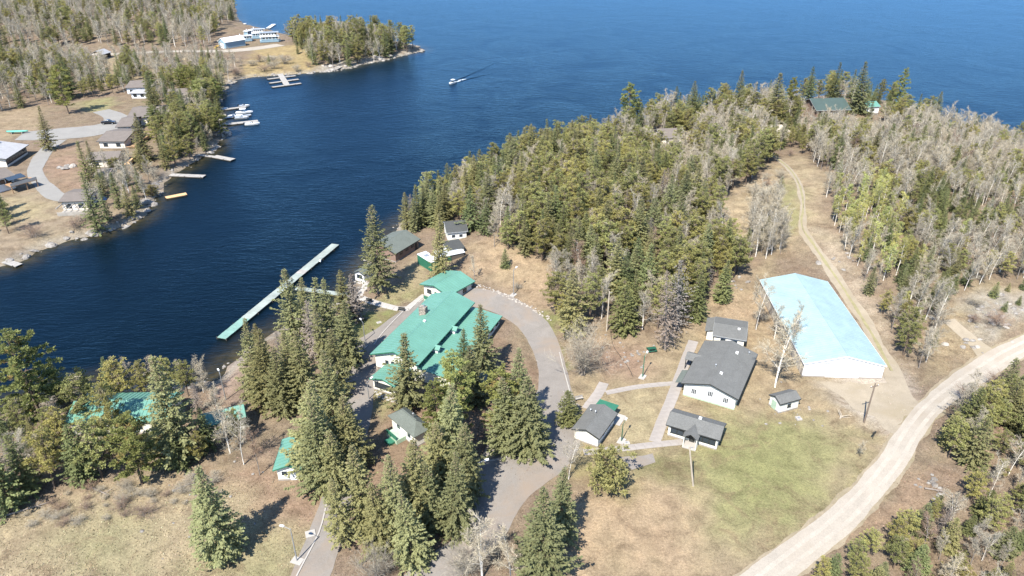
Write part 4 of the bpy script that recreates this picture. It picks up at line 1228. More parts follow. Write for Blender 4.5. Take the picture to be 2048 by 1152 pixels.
# upturned canoe on rack (far lawn)
p = ground(36, 267)
rt = thing('canoe', 'green upturned canoe on trestles beside the far parking lot', 'canoe', p, R(6))
rings = []
for t in (-1, -.8, -.4, 0, .4, .8, 1):
    w = .75 * (1 - t * t) ** .6 + .03
    rings.append([(t * 4.2, -w, .7), (t * 4.2, -w * .6, 1.25), (t * 4.2, w * .6, 1.25), (t * 4.2, w, .7)])
MB().loft(rings).build('hull', MATS['teal_paint'], rt, True)
for x in (-2, 2): MB().box(x - .1, x + .1, -.9, .9, -.1, .72).build('trestle', MATS['grey_wood'], rt)

# ------------------------------------------------------------------ lamps, poles and small things on the lawns
def lamp(label, px, py, ty, rz, pad=True, mat='galvanised', arm=1.2):
    p = ground(px, py); hgt = max(3.0, height_from(px, py, ty))
    root = thing('lamp_post', label, 'lamp post', p, rz)
    MB().tube((0, 0, 0), (0, 0, hgt), .11, .07, 10).build('pole', MATS[mat], root)
    MB().tube((0, 0, hgt - .1), (arm, 0, hgt + .12), .045, .04, 6).build('arm', MATS[mat], root)
    hd_ = MB().prism([(arm - .1, -.17, hgt + .05), (arm + .55, -.13, hgt + .05), (arm + .55, -.10, hgt + .2), (arm - .1, -.14, hgt + .22)], (0, .3, 0)).build('lamp_head', MATS['white_paint'], root)
    MB().box(arm, arm + .45, -.09, .09, hgt + .02, hgt + .06).build('lens', MATS['glass'], hd_)
    if pad: MB().box(-.9, .8, -.6, .6, -.1, .12).build('base_pad', MATS['pale_concrete'], root)
    return root
lamp('lamp post on a concrete pad beside the drive kerb, lower left', 594, 1122, 1058, R(160))
lamp('green lamp post on a pad in the lawn near the picnic table', 1285, 754, 712, R(60), mat='green_paint')
lamp('dark lamp post on twin pads beside the small grey-roofed cabin', 1243, 882, 848, R(60), mat='dark_green_paint')
lamp('lamp post on the tan slope behind the cabin with green gable roof', 1027, 590, 540, R(60))
lamp('lamp post at the edge of the loop drive asphalt by tall spruces', 958, 990, 925, R(20), pad=False)
lamp('lamp post on the lawn between dock path and lodge', 730, 682, 645, R(120), pad=False)
lamp('lamp post by the little beach at the wood edge', 452, 800, 748, R(120), pad=False)
lamp('thin lamp post at the drive edge near the porch wing', 738, 798, 764, R(60), pad=False)
def pole(label, px, py, hgt, lean=(0, 0), mat='pole_wood', arms=True):
    p = ground(px, py)
    root = thing('utility_pole', label, 'utility pole', p, R(20))
    top = Vector((lean[0], lean[1], hgt))
    MB().tube((0, 0, -.3), top, .17, .11, 10).build('pole', MATS[mat], root)
    if arms:
        c = MB().box(top.x - .9, top.x + .9, top.y - .06, top.y + .06, hgt - .75, hgt - .6).build('crossarm', MATS[mat], root)
        for x in (-.8, 0, .8): MB().tube((top.x + x, top.y, hgt - .6), (top.x + x, top.y, hgt - .4), .06, .04, 6).build('insulator', MATS['white_paint'], c)
    else:
        MB().box(top.x - .05, top.x + .7, top.y - .05, top.y + .05, hgt - .5, hgt - .4).build('bracket', MATS['galvanised'], root)
    return root
pole('leaning grey utility pole beside the gravel road junction', 1728, 845, 8.8)
pole('pale wooden pole standing below the bunkhouse', 1387, 972, 8.5, (-1.6, .5), 'light_pole_wood', False)
pole('pale wooden pole at the forest edge above the dry lawn', 1213, 662, 10, (0, 0), 'light_pole_wood', False)
p = ground(1303, 702)
rt = thing('picnic_table', 'dark green picnic table on the lawn below the dead grey spruce', 'picnic table', p, R(12))
MB().box(-.95, .95, -.4, .4, .70, .76).build('table_top', MATS['dark_green_paint'], rt)
for y in (-.75, .75): MB().box(-.95, .95, y - .14, y + .14, .42, .47).build('bench_seat', MATS['dark_green_paint'], rt)
for x in (-.7, .7):
    for s in (-1, 1): MB().bar((x, s * .2, .70), (x, s * .7, 0), .09).build('leg', MATS['dark_green_paint'], rt)
    MB().box(x - .04, x + .04, -.75, .75, .36, .42).build('crossbeam', MATS['dark_green_paint'], rt)
def bench(label, px, py, rz, mat='green_paint'):
    p = ground(px, py); rt = thing('bench', label, 'bench', p, rz)
    MB().box(-.8, .8, -.22, .22, .42, .48).build('seat', MATS[mat], rt)
    MB().box(-.8, .8, .22, .27, .5, .9).build('backrest', MATS[mat], rt)
    for x in (-.65, .65): MB().box(x - .05, x + .05, -.2, .25, 0, .42).build('leg', MATS['dark_trim'], rt)
bench('low bench beside the dock path bend', 738, 604, R(-15), 'dark_trim')
bench('low bench at the path junction by the kerb', 803, 622, R(-10), 'dark_trim')
bench('grey garden bench beside the small round spruce', 1158, 800, R(20), 'grey_wood')
# stepping slabs, hatch, pads
def slab_thing(name, label, cat, px, py, sx, sy, hh, rz, mat='pale_concrete'):
    p = ground(px, py); rt = thing(name, label, cat, p, rz)
    MB().box(-sx / 2, sx / 2, -sy / 2, sy / 2, -.1, hh).build('slab', MATS[mat], rt, bevel=.02)
    MB().tube((0, 0, hh), (0, 0, hh + .03), min(sx, sy) * .22, min(sx, sy) * .22, 12).build('lid', MATS['galvanised'], rt)
slab_thing('well_cover', 'square concrete well cover on the grass beside the lamp post', 'well cover', 621, 1068, 1.5, 1.3, .15, R(20))
slab_thing('well_cover', 'round-lidded concrete pad beside the twin-pad lamp', 'well cover', 1253, 886, 1.1, .8, .15, R(8))
slab_thing('well_cover', 'pale concrete cover lying in the lawn by the dock path', 'well cover', 758, 645, 1.1, .8, .08, R(30))
slab_thing('cable_spool', 'pale round concrete ring on the lawn below the tool shed', 'concrete ring', 1597, 838, 1.0, 1.0, .3, R(10))
step_root = structure(link(bpy.data.objects.new('stepping_stones', None)))
for i in range(5):
    for j in range(3):
        p = ground(752 + i * 9 + j * 3, 784 + i * 3 + j * 5)
        o = MB().box(-.3, .3, -.22, .22, -.1, .07).build('stone', MATS['pale_concrete'], step_root); o.location = (p.x, p.y, p.z); o.rotation_euler = (0, 0, R(-20 + 7 * ((i * j) % 3)))
p = ground(205, 400)
rt = thing('tarpaulin_bundle', 'bright blue tarpaulin bundle beside the slatted terrace cottage', 'tarpaulin', p, 0)
MB().loft([[(-1, -.8, 0), (1, -.8, 0), (1.1, .8, 0), (-1, .9, 0)], [(-.7, -.6, .9), (.6, -.5, 1.1), (.7, .6, .8), (-.6, .5, 1.2)]]).build('sheet', MATS['tarp_blue'], rt)
MB().bar((-1, 0, .62), (1.05, 0, .62), .05).build('rope', MATS['dark_trim'], rt)
# garden hose across the dry lawn
pts = [(1221, 662), (1226, 690), (1240, 712), (1256, 734), (1266, 754)]
mb = MB(); W = [ground(*q) for q in pts]; P = catmull([(w.x, w.y) for w in W], .8)
for a_, b_ in zip(P[:-1], P[1:]): mb.tube((a_[0], a_[1], tz(*a_) + .06), (b_[0], b_[1], tz(*b_) + .06), .05, .05, 5)
tag(mb.build('cable', MATS['dark_trim']), 'dark cable snaking over the dry lawn from the pale pole', 'cable')
# road name post at the bend
p = ground(1745, 878)
rt = thing('signpost', 'dark mailbox-like sign on a short post beside the gravel road', 'signpost', p, R(30))
MB().tube((0, 0, 0), (0, 0, 1.3), .05, .05, 6).build('post', MATS['dark_trim'], rt)
MB().box(-.45, .45, -.06, .06, 1.1, 1.6).build('board', MATS['dark_trim'], rt)

# ------------------------------------------------------------------ stones
def rock_mesh(seed):
    rg = np.random.default_rng(seed)
    mb = MB(); n = 7; rings = []
    for z, k in ((-.4, .75), (.05, 1.0), (.4, .72), (.62, .28)):
        rings.append([(k * math.cos(2 * math.pi * i / n) * rg.uniform(.8, 1.2), k * math.sin(2 * math.pi * i / n) * rg.uniform(.8, 1.2), z * rg.uniform(.8, 1.15)) for i in range(n)])
    mb.loft(rings)
    me = bpy.data.meshes.new('rock'); me.from_pydata(mb.v, [], mb.f); me.materials.append(MATS['rock'])
    return me
ROCKS = [rock_mesh(i) for i in range(6)]
def add_rock(x, y, z, s, parent, name='boulder', mat=None, rg=random):
    me = rg.choice(ROCKS)
    o = link(bpy.data.objects.new(name, me)); o.parent = parent
    o.location = (x, y, z); o.rotation_euler = (rg.uniform(-.3, .3), rg.uniform(-.3, .3), rg.uniform(0, 6.3)); o.scale = (s * rg.uniform(.8, 1.3), s * rg.uniform(.8, 1.3), s * rg.uniform(.6, 1.0))
    if mat:
        o.material_slots[0].link = 'OBJECT'; o.material_slots[0].material = MATS[mat]
    return o
# stone border above the drive
rg = random.Random(11)
border = thing('stone_border', 'curving row of pale stones edging the drive below the tan slope', 'stone border', ground(945, 572))
bl = border.location
W = [ground(*q) for q in [(940, 568), (975, 577), (1010, 590), (1045, 607), (1078, 624), (1100, 638)]]
for q in catmull([(w.x, w.y) for w in W], .55):
    for k in range(2):
        x, y = q[0] + rg.uniform(-.5, .5), q[1] + rg.uniform(-.6, .6)
        o = add_rock(x - bl.x, y - bl.y, tz(x, y) - bl.z + .05, rg.uniform(.16, .34), border, 'stone', 'pale_rock', rg)
# boulders along the lake and on the rocky bank, parts of the ground
shore_px = SHORE_A[1:37] 
Wp = np.array([unproject(a, b, WATER)[:2] for a, b in shore_px])
seg = np.linalg.norm(np.diff(Wp, axis=0), axis=1)
small = MB()
def small_rock(x, y, z, s):
    n = 5; rings = []
    for zz, k in ((-.3, .9), (.25, .9), (.55, .35)):
        rings.append([(x + s * k * math.cos(2 * math.pi * i / n + s) * rg.uniform(.75, 1.25), y + s * k * math.sin(2 * math.pi * i / n + s) * rg.uniform(.75, 1.25), z + s * zz) for i in range(n)])
    small.loft(rings)
nb = 0
for i in range(len(seg)):
    for k in range(int(seg[i] / 1.1)):
        t = rg.random(); p_ = Wp[i] * (1 - t) + Wp[i + 1] * t
        x, y = p_[0] + rg.gauss(0, 1.5), p_[1] + rg.gauss(0, 1.5)
        z = tz(x, y)
        if z < WATER - .3: continue
        s = abs(rg.gauss(0, .55)) + .25
        if s > .8 and nb < 200: add_rock(x, y, z, s * 1.2, GROUND, 'boulder', None, rg); nb += 1
        else: small_rock(x, y, z, s)
Wp = np.array([unproject(a, b, WATER)[:2] for a, b in SHORE_B[3:25]])
for i in range(len(Wp) - 1):
    for k in range(int(np.linalg.norm(Wp[i + 1] - Wp[i]) / 1.0)):
        t = rg.random(); p_ = Wp[i] * (1 - t) + Wp[i + 1] * t
        x, y = p_[0] + rg.gauss(0, 1.3), p_[1] + rg.gauss(0, 1.3); z = tz(x, y)
        if z > WATER - .3: small_rock(x, y, z, abs(rg.gauss(0, .3)) + .2)
# ledges near the far point, and rubble by the right-hand bank and lawns
for (qx, qy, n, spread, smin, smax) in [(665, 136, 26, 9, .9, 2.2), (760, 122, 16, 8, .8, 1.8), (1990, 630, 22, 9, .3, .9), (2030, 615, 14, 6, .3, .9), (1950, 690, 12, 4, .3, .8), (1620, 838, 14, 6, .12, .35), (1270, 720, 16, 5, .15, .45), (1240, 700, 10, 6, .12, .4), (1690, 520, 10, 5, .3, .8),
                                        (1480, 560, 10, 5, .25, .7), (1870, 972, 14, 3, .2, .6), (440, 300, 14, 5, .8, 1.6), (450, 268, 12, 4, .8, 1.7), (130, 335, 8, 2.5, .6, 1.6), (1560, 800, 10, 8, .1, .3), (1130, 790, 5, 3, .2, .4), (480, 935, 12, 12, .15, .4), (330, 1000, 14, 14, .12, .4)]:
    c = ground(qx, qy)
    for k in range(n):
        x, y = c.x + rg.gauss(0, spread * .5), c.y + rg.gauss(0, spread * .5)
        z = tz(x, y)
        if z < WATER - .2: continue
        s = rg.uniform(smin, smax)
        if s > .5: add_rock(x, y, z, s, GROUND, 'boulder', 'pale_rock' if rg.random() < .5 else None, rg)
        else: small_rock(x, y, z, s)
o = small.build('shore_stones', MATS['rock']); o['kind'] = 'stuff'; o['label'] = 'small loose stones along the lake edge and lawns'

# fallen trunks and branches at the wood edges
def fallen(label, px, py, L, rz, mat='grey_bark', seed=1):
    rgf = random.Random(seed); p = ground(px, py)
    root = thing('fallen_log', label, 'log', p, rz)
    MB().tube((-L / 2, 0, .12), (L / 2, .2, .22), .16, .06, 7).build('trunk', MATS[mat], root)
    for k in range(7):
        x = rgf.uniform(-L * .2, L * .5); s = rgf.choice((-1, 1))
        MB().tube((x, .1, .18), (x + rgf.uniform(.4, 1.2), s * rgf.uniform(.6, 1.6), rgf.uniform(.3, 1.1)), .05, .015, 5).build('branch', MATS[mat], root)
fallen('pale fallen trunk in the shadow at the lower left wood edge', 55, 1020, 6, R(25), seed=1)
fallen('grey fallen branch on the meadow edge below the pines', 200, 985, 4, R(-30), seed=2)
fallen('fallen trunk between the lone spruce and the broad pine', 385, 968, 5, R(30), seed=3)
fallen('thin pale stick lying on the lawn below the tool shed', 1683, 836, 1.0, R(35), 'light_pole_wood', seed=4)
fallen('brown log under the lakeside spruce row', 632, 708, 5, R(35), 'bark', seed=5)
fallen('grey branch pile beside the bank right of the gravel road', 1870, 982, 3, R(-20), seed=6)

# ------------------------------------------------------------------ trees: a few meshes of each kind, then many single trees
def norm(a): return a / (np.linalg.norm(a, axis=-1, keepdims=True) + 1e-9)

def cards(P, D, L, W, rg, flat=.5):
    """leaf sprays: a diamond from P along D, L long and W wide"""
    n = len(P)
    up = np.tile([0, 0, 1.0], (n, 1)) + rg.normal(0, flat, (n, 3))
    S = norm(np.cross(D, up))
    B = norm(np.cross(S, D))
    mid = P + D * (L * .45)[:, None] + B * (L * .08)[:, None]
    V = np.stack([P, mid - S * (W / 2)[:, None], P + D * L[:, None], mid + S * (W / 2)[:, None]], 1).reshape(-1, 3)
    return V, np.arange(n * 4).reshape(-1, 4)

def tubes(segs, sides=5):
    """segs: rows of p0(3) p1(3) r0 r1 -> vertices, quads"""
    S = np.asarray(segs, float); n = len(S)
    d = norm(S[:, 3:6] - S[:, 0:3])
    ref = np.where(np.abs(d[:, 2:3]) > .9, np.array([[1.0, 0, 0]]), np.array([[0, 0, 1.0]]))
    a = norm(np.cross(d, ref)); b = np.cross(d, a)
    V = np.zeros((n, 2, sides, 3))
    for k in range(sides):
        t = 2 * math.pi * k / sides
        o = a * math.cos(t) + b * math.sin(t)
        V[:, 0, k] = S[:, 0:3] + o * S[:, 6:7]
        V[:, 1, k] = S[:, 3:6] + o * S[:, 7:8]
    base = (np.arange(n) * 2 * sides)[:, None]
    q = []
    for k in range(sides):
        j = (k + 1) % sides
        q.append(np.concatenate([base + k, base + j, base + sides + j, base + sides + k], 1))
    return V.reshape(-1, 3), np.concatenate(q)

def trunk_segs(h, r, lean, rg, n=6, top=.02):
    pts = [np.array([0, 0, -.4])]
    for i in range(1, n + 1):
        t = i / n
        pts.append(np.array([lean[0] * t * t + rg.normal(0, .02) * h * .1, lean[1] * t * t + rg.normal(0, .02) * h * .1, h * t]))
    rad = [r * (1 - i / n) ** .8 + top for i in range(n + 1)]
    return [np.concatenate([pts[i], pts[i + 1], [rad[i], rad[i + 1]]]) for i in range(n)], pts

def spruce(seed, h, Rmax, z0=.06, step=.36, nb=8, dead=0.0, rag=.2, dens=1.0, cones=.0, taper=.85, spray=1.0):
    rg = np.random.default_rng(seed)
    ts, _ = trunk_segs(h, .012 * h + .05, (rg.normal(0, .15), rg.normal(0, .15)), rg)
    Ps, Ds, Ls, Ws, Ti, limbs = [], [], [], [], [], []
    z = h * z0
    asym = rg.uniform(0, 6.28)
    while z < h * .985:
        t = (z - h * z0) / (h * (1 - z0))
        prof = (1 - t) ** taper * min(1.0, .62 + t * 2.6)
        n = max(4, int(nb * (1 - t * .35) + rg.uniform(-1, 1)))
        az0 = rg.uniform(0, 6.28)
        band = 1 + rag * rg.normal() * .5
        for k in range(n):
            az = az0 + 2 * math.pi * k / n + rg.normal(0, .25)
            r = max(.22, Rmax * prof * band * (1 + rag * rg.normal()) * (1 + .12 * math.cos(az - asym)))
            zz = z + rg.uniform(-.5, .5) * step
            slope = -.42 + .95 * t + rg.normal(0, .1)
            out = np.array([math.cos(az), math.sin(az), 0])
            isdead = rg.random() < dead * max(0, 1 - t * 2.2)
            if isdead or r > 1.4: limbs.append(np.concatenate([[0, 0, zz], out * r * (.95 if isdead else .7) + [0, 0, zz + slope * r * .8], [.022, .008]]))
            m = max(2, int(r / .40 * dens))
            for s in np.linspace(.22, 1.0, m):
                if isdead and rg.random() < .75: continue
                droop = slope * r * s + .16 * r * s * s
                p = out * r * s + np.array([0, 0, zz + droop])
                ws = (1.15 - .55 * s)
                for sg in (-1, 1, 0):
                    if sg == 0 and s < .8: continue
                    if sg and rg.random() < .12: continue
                    a2 = az + sg * rg.uniform(.45, 1.05)
                    d = np.array([math.cos(a2), math.sin(a2), slope * .55 + rg.normal(-.12, .22)])
                    Ps.append(p + rg.normal(0, .05, 3)); Ds.append(d / np.linalg.norm(d))
                    Ls.append(spray * rg.uniform(.5, .85) * (.62 + .38 * ws) * (.55 + .45 * (1 - t) ** .5)); Ws.append(spray * rg.uniform(.26, .44) * (.62 + .38 * (1 - t)))
                    Ti.append(.9 if (t > .78 and rg.random() < cones) else (.35 * rg.random() if rg.random() < .08 else 0))
        z += step * (1 - .35 * t)
    # leader
    for k in range(6):
        Ps.append(np.array([0, 0, h * (.95 + .01 * k)])); Ds.append(norm(np.array([rg.normal(0, .35), rg.normal(0, .35), 1.0]))); Ls.append(.4); Ws.append(.16); Ti.append(0)
    V, q = cards(np.array(Ps), np.array(Ds), np.array(Ls), np.array(Ws), rg, .45)
    return ts, limbs, V, q, np.repeat(Ti, 4)

def pine(seed, h, Rmax, z0=.38, nbr=34, puff=.62, per=20, layered=False, sizeq=1.0, brown=.03, inner=0):
    rg = np.random.default_rng(seed)
    ts, pts = trunk_segs(h, .011 * h + .05, (rg.normal(0, .5), rg.normal(0, .5)), rg)
    Ps, Ds, Ls, Ws, Ti, limbs = [], [], [], [], [], []
    for b in range(nbr):
        t = (b + rg.random()) / nbr
        z = h * (z0 + (1 - z0) * t * .97)
        prof = (math.sin(math.pi * min(1, .22 + .78 * t)) ** .6) if not layered else (.45 + .55 * math.sin(math.pi * (.15 + .8 * t)))
        r = Rmax * prof * rg.uniform(.55, 1.15) if t < .93 else Rmax * .3
        az = b * 2.399 + rg.normal(0, .4)
        out = np.array([math.cos(az), math.sin(az), 0])
        rise = rg.uniform(.05, .45) if not layered else rg.uniform(-.05, .3)
        base = np.array([0, 0, z])
        tip = base + out * r + np.array([0, 0, r * rise])
        limbs.append(np.concatenate([base, tip, [.03 + .012 * r, .012]]))
        npf = max(2, int(r / puff * 1.15))
        for s in np.linspace(.38, 1.0, npf):
            c = base + (tip - base) * s + rg.normal(0, .22, 3) * [1, 1, .5] + [0, 0, .12]
            rad = puff * rg.uniform(.7, 1.2)
            m = int(per * rg.uniform(.8, 1.2))
            v = norm(rg.normal(0, 1, (m, 3)) + [0, 0, .35]); v[:, 2] *= .62 if not layered else .42
            tint = .8 if rg.random() < brown else 0
            for w in v:
                Ps.append(c + w * rad * .35 * rg.uniform(.2, 1.4)); d = w * [1, 1, 1.1] + rg.normal(0, .25, 3) + [0, 0, .25]
                Ds.append(d / np.linalg.norm(d)); Ls.append(rad * rg.uniform(.55, .95) * sizeq); Ws.append(rad * rg.uniform(.24, .42) * sizeq); Ti.append(tint)
    for k in range(inner):        # bare grey inner twigs
        L_ = limbs[rg.integers(0, len(limbs))]; w = L_[0:3] + (L_[3:6] - L_[0:3]) * rg.uniform(.1, .8)
        Ps.append(w + rg.normal(0, .15, 3)); Ds.append(norm(rg.normal(0, 1, 3) * [1, 1, .6])); Ls.append(rg.uniform(.5, 1.0)); Ws.append(.05); Ti.append(1.0)
    V, q = cards(np.array(Ps), np.array(Ds), np.array(Ls), np.array(Ws), rg, .8)
    return ts, limbs, V, q, np.repeat(Ti, 4)

def bare(seed, h, spread, stems=1, twigs=1.0, leaves=0, r0=None, droop=0.0, thick=1.0, low=.3):
    """leafless tree: stems, limbs, twigs; optional opening leaves"""
    rg = np.random.default_rng(seed)
    trunk, limbs, tw = [], [], []
    LP = []
    for st in range(stems):
        az = rg.uniform(0, 6.28)
        ln = (spread * .22 if stems > 1 else h * .03) * rg.uniform(.6, 1.4)
        hh = h * rg.uniform(.82, 1.0)
        ts, pts = trunk_segs(hh, (r0 or .0058 * h + .02) * (1 if stems == 1 else .8), (math.cos(az) * ln, math.sin(az) * ln), rg, 7, .012)
        off = np.array([math.cos(az), math.sin(az), 0]) * (.25 if stems > 1 else 0)
        for s in ts: s[0:3] += off; s[3:6] += off
        pts = [p + off for p in pts]
        if st == 0: trunk += ts
        else: limbs += ts
        nl = int(rg.integers(13, 18) / (1 if stems == 1 else 1.6))
        for b in range(nl):
            t = low + (1 - low) * (b + rg.random()) / nl
            f = t * (len(pts) - 1); i = min(int(f), len(pts) - 2); p = pts[i] + (pts[i + 1] - pts[i]) * (f - i)
            a = rg.uniform(0, 6.28)
            L = spread * .62 * (1 - .55 * t) * rg.uniform(.7, 1.25)
            d = norm(np.array([math.cos(a), math.sin(a), rg.uniform(.55, 1.25) - droop]))
            q = p
            rr = .035 * thick * (1 - .5 * t)
            for k in range(3):
                d = norm(d + rg.normal(0, .18, 3) + [0, 0, .12 - droop * .2])
                e = q + d * L / 3
                limbs.append(np.concatenate([q, e, [rr * (1 - .25 * k), rr * (1 - .25 * (k + 1))]]))
                for m in range(int((5 + 2 * k) * twigs)):
                    u = rg.random(); w = q + (e - q) * u
                    dd = norm(d * .7 + rg.normal(0, .55, 3) + [0, 0, .25 - droop])
                    ll = L * rg.uniform(.22, .5)
                    x = w + dd * ll
                    tw.append((w, dd, ll, (.050 * thick))); LP.append(x)
                    for y in range(2):
                        u2 = rg.uniform(.3, 1); w2 = w + dd * ll * u2; d3 = norm(dd + rg.normal(0, .5, 3) + [0, 0, .1 - droop])
                        tw.append((w2, d3, ll * rg.uniform(.35, .7), .036 * thick)); LP.append(w2 + d3 * ll * .5)
                q = e
    P = np.array([t[0] for t in tw]); D = np.array([t[1] for t in tw]); L = np.array([t[2] for t in tw]); W = np.array([t[3] for t in tw])
    V, q = cards(P, D, L, W, rg, 2.0)
    lv = None
    if leaves:
        LP = np.array(LP); idx = rg.integers(0, len(LP), leaves)
        lv = cards(LP[idx] + rg.normal(0, .12, (leaves, 3)), norm(rg.normal(0, 1, (leaves, 3))), rg.uniform(.16, .34, leaves), rg.uniform(.12, .24, leaves), rg, 1)
    return trunk, limbs, V, q, lv

KINDS = {}
def join_parts(parts):
    """[(V, quads, material index)] -> one vertex list, quads and indices"""
    Vs, Qs, Ms, n = [], [], [], 0
    for V, q, m in parts:
        Vs.append(V); Qs.append(q + n); Ms.append(np.full(len(q), m)); n += len(V)
    return np.concatenate(Vs), np.concatenate(Qs), np.concatenate(Ms)

def register(kind, h, built, bark, leafmat, bare_kind=False, limbmat=None):
    """two meshes (trunk, crown) and one joined mesh for the mass of far trees"""
    if not bare_kind:
        ts, limbs, V, q, tint = built
        tv, tq = tubes(ts, 7)
        parts = [(V, q, 0)]
        if limbs: lv, lq = tubes(limbs, 3); parts.append((lv, lq, 1))
        CV, CQ, CM = join_parts(parts)
        TI = np.concatenate([tint, np.zeros(len(CV) - len(V))])
        mats = [MATS[leafmat], MATS[limbmat or bark]]
    else:
        ts, limbs, V, q, lv = built
        tv, tq = tubes(ts, 6)
        l1, l2 = tubes(limbs, 4)
        parts = [(V, q, 0), (l1, l2, 1)]
        if lv is not None: parts.append((lv[0], lv[1], 2))
        CV, CQ, CM = join_parts(parts)
        TI = np.zeros(len(CV))
        mats = [MATS[leafmat], MATS[limbmat or bark], MATS['bud_leaves']]
    trunk = np_mesh('trunk', tv, quads=tq, mats=[MATS[bark]], smooth=True)
    crown = np_mesh('crown', CV, quads=CQ, mats=mats, mat_quad=CM, attrs={'tint': ('FLOAT', TI)})
    JV, JQ, JM = join_parts([(CV, CQ, 0), (tv, tq, 0)])
    JM = np.concatenate([CM, np.full(len(tq), len(mats))])
    joined = np_mesh('tree', JV, quads=JQ, mats=mats + [MATS[bark]], mat_quad=JM, attrs={'tint': ('FLOAT', np.concatenate([TI, np.zeros(len(tv))]))})
    KINDS.setdefault(kind, []).append((h, trunk, crown, joined))

for i, (h, r, z0, rag, tp) in enumerate([(16, 3.6, .04, .18, 1.0), (17, 3.3, .05, .26, .92), (15, 3.7, .03, .22, 1.05), (16, 3.2, .06, .3, .85)]):
    register('spruce', h, spruce(100 + i, h, r, z0, .34, 9, .08, rag, 1.75, .25, tp, .80), 'bark', 'spruce_needles')
for i, (h, r) in enumerate([(14, 2.5), (13, 2.1), (15, 2.7)]):
    register('slim_spruce', h, spruce(120 + i, h, r, .08, .36, 8, .12, .28, 1.6, .12, .85 + .1 * i, .80), 'bark', 'dark_spruce_needles')
for i, (h, r) in enumerate([(20, 3.5), (18, 3.3)]):
    register('ragged_spruce', h, spruce(130 + i, h, r, .10, .36, 9, .7, .24, 1.6, .3, .8, .84), 'grey_bark', 'spruce_needles', limbmat='grey_bark')
for i, (h, r) in enumerate([(8, 2.3), (7, 2.2)]):
    register('young_spruce', h, spruce(140 + i, h, r, .03, .27, 9, 0, .14, 1.6, 0, .8, .68), 'bark', 'dark_spruce_needles')
for i, (h, r) in enumerate([(15, 2.4), (13, 2.2)]):
    register('dead_spruce', h, spruce(150 + i, h, r, .10, .36, 8, .45, .35, 1.5, .1, .75, .55), 'grey_bark', 'grey_needles', limbmat='grey_bark')
for i, (h, r, z0) in enumerate([(13, 2.9, .26), (12, 3.1, .30), (14, 2.8, .30), (11, 2.9, .20)]):
    register('pine', h, pine(200 + i, h, r, z0, 46, .58, 32, False, .76, .03, 520), 'bark', 'pine_needles')
for i, (h, r) in enumerate([(18, 4.6), (16, 4.0)]):
    register('white_pine', h, pine(220 + i, h, r, .16, 64, .72, 44, True, .74, .05), 'bark', 'white_pine_needles')
for i, (h, r) in enumerate([(5, 3.2), (4, 2.6)]):
    register('cedar_bush', h, pine(230 + i, h, r, .05, 46, .5, 34, False, .7, .0), 'bark', 'cedar_needles')
for i, (h, s, n) in enumerate([(12, 4.6, 1), (13, 4.8, 1), (11, 5.0, 2), (12, 5.4, 3)]):
    register('birch', h, bare(300 + i, h, s, n, 2.1), 'birch_bark' if i == 3 else 'grey_bark', 'pale_twigs', True, 'birch_bark' if n > 1 else 'grey_bark')
for i, (h, s) in enumerate([(12, 4.0), (11, 4.4)]):
    register('aspen', h, bare(320 + i, h, s, 1, .9, 1300), 'birch_bark', 'pale_twigs', True)
for i, (h, s, n) in enumerate([(2.6, 3.6, 6), (2.2, 3.2, 5), (3.2, 4.0, 7)]):
    register('shrub', h, bare(340 + i, h, s, n, 1.1, 0, .03, 0, .34, .12), 'grey_bark', 'grey_twigs' if i != 1 else 'brown_twigs', True)

NAMES = {'spruce': ('spruce_tree', 'spruce'), 'slim_spruce': ('spruce_tree', 'spruce'), 'ragged_spruce': ('spruce_tree', 'spruce'), 'young_spruce': ('young_spruce_tree', 'young spruce'),
         'dead_spruce': ('dead_spruce_tree', 'dead spruce'), 'pine': ('pine_tree', 'pine'), 'white_pine': ('white_pine_tree', 'white pine'), 'cedar_bush': ('cedar_bush', 'yellow-green bush'),
         'birch': ('birch_tree', 'bare birch'), 'aspen': ('aspen_tree', 'budding aspen'), 'shrub': ('shrub', 'leafless shrub')}
TREES = []     # dicts
def add_tree(kind, x, y, z, h, label=None, mat=None, var=None, wide=1.0, lean=None):
    TREES.append(dict(kind=kind, x=x, y=y, z=z, h=h, label=label, mat=mat, var=var, wide=wide, lean=lean))

def T(kind, bx, by, ty, label, **k):
    p = ground(bx, by)
    add_tree(kind, p.x, p.y, p.z, max(1.2, height_from(bx, by, ty)), label, **k)

def TT(kind, tx, ty, h, label, **k):
    rt_ = random.Random(tx * 31 + ty); k['wide'] = k.get('wide', 1.0) * rt_.uniform(.86, 1.2); k.setdefault('lean', (rt_.gauss(0, .035), rt_.gauss(0, .035)))
    z = 0.0
    for _ in range(5):
        p = unproject(tx, ty, z + h); z = tz(p.x, p.y)
    add_tree(kind, p.x, p.y, z, h, label, **k)

# trees one can pick out, by foot and tip
T('spruce', 448, 1110, 926, 'lone dense spruce with a long shadow on the lower left meadow', var=0, wide=1.0)
T('ragged_spruce', 757, 586, 412, 'tallest spruce with bare grey lower branches beside the brown boathouse', var=0, wide=1.05)
T('slim_spruce', 816, 815, 672, 'loose blue-green spruce in front of the lodge porch wing', mat='spruce_needles', var=2, wide=1.3)
T('spruce', 964, 752, 610, 'pointed spruce rising against the lodge wing roof', var=1, wide=1.0)
T('slim_spruce', 926, 748, 660, 'slim spruce close behind the pointed one at the lodge wing', var=0)
TT('spruce', 948, 690, 13, 'spruce just below the pointed one at the lodge wing', var=2)
TT('white_pine', 868, 760, 14, 'olive pine leaning over the hip-roofed cabin', var=0, wide=.8)
TT('spruce', 870, 840, 14, 'spruce behind the hip-roofed cabin on the drive side', var=3)
TT('white_pine', 905, 800, 13, 'low light green pine between the cabins of the loop', var=1, wide=.9)
TT('spruce', 1012, 760, 15, 'spruce standing behind the buried cabin', var=1)
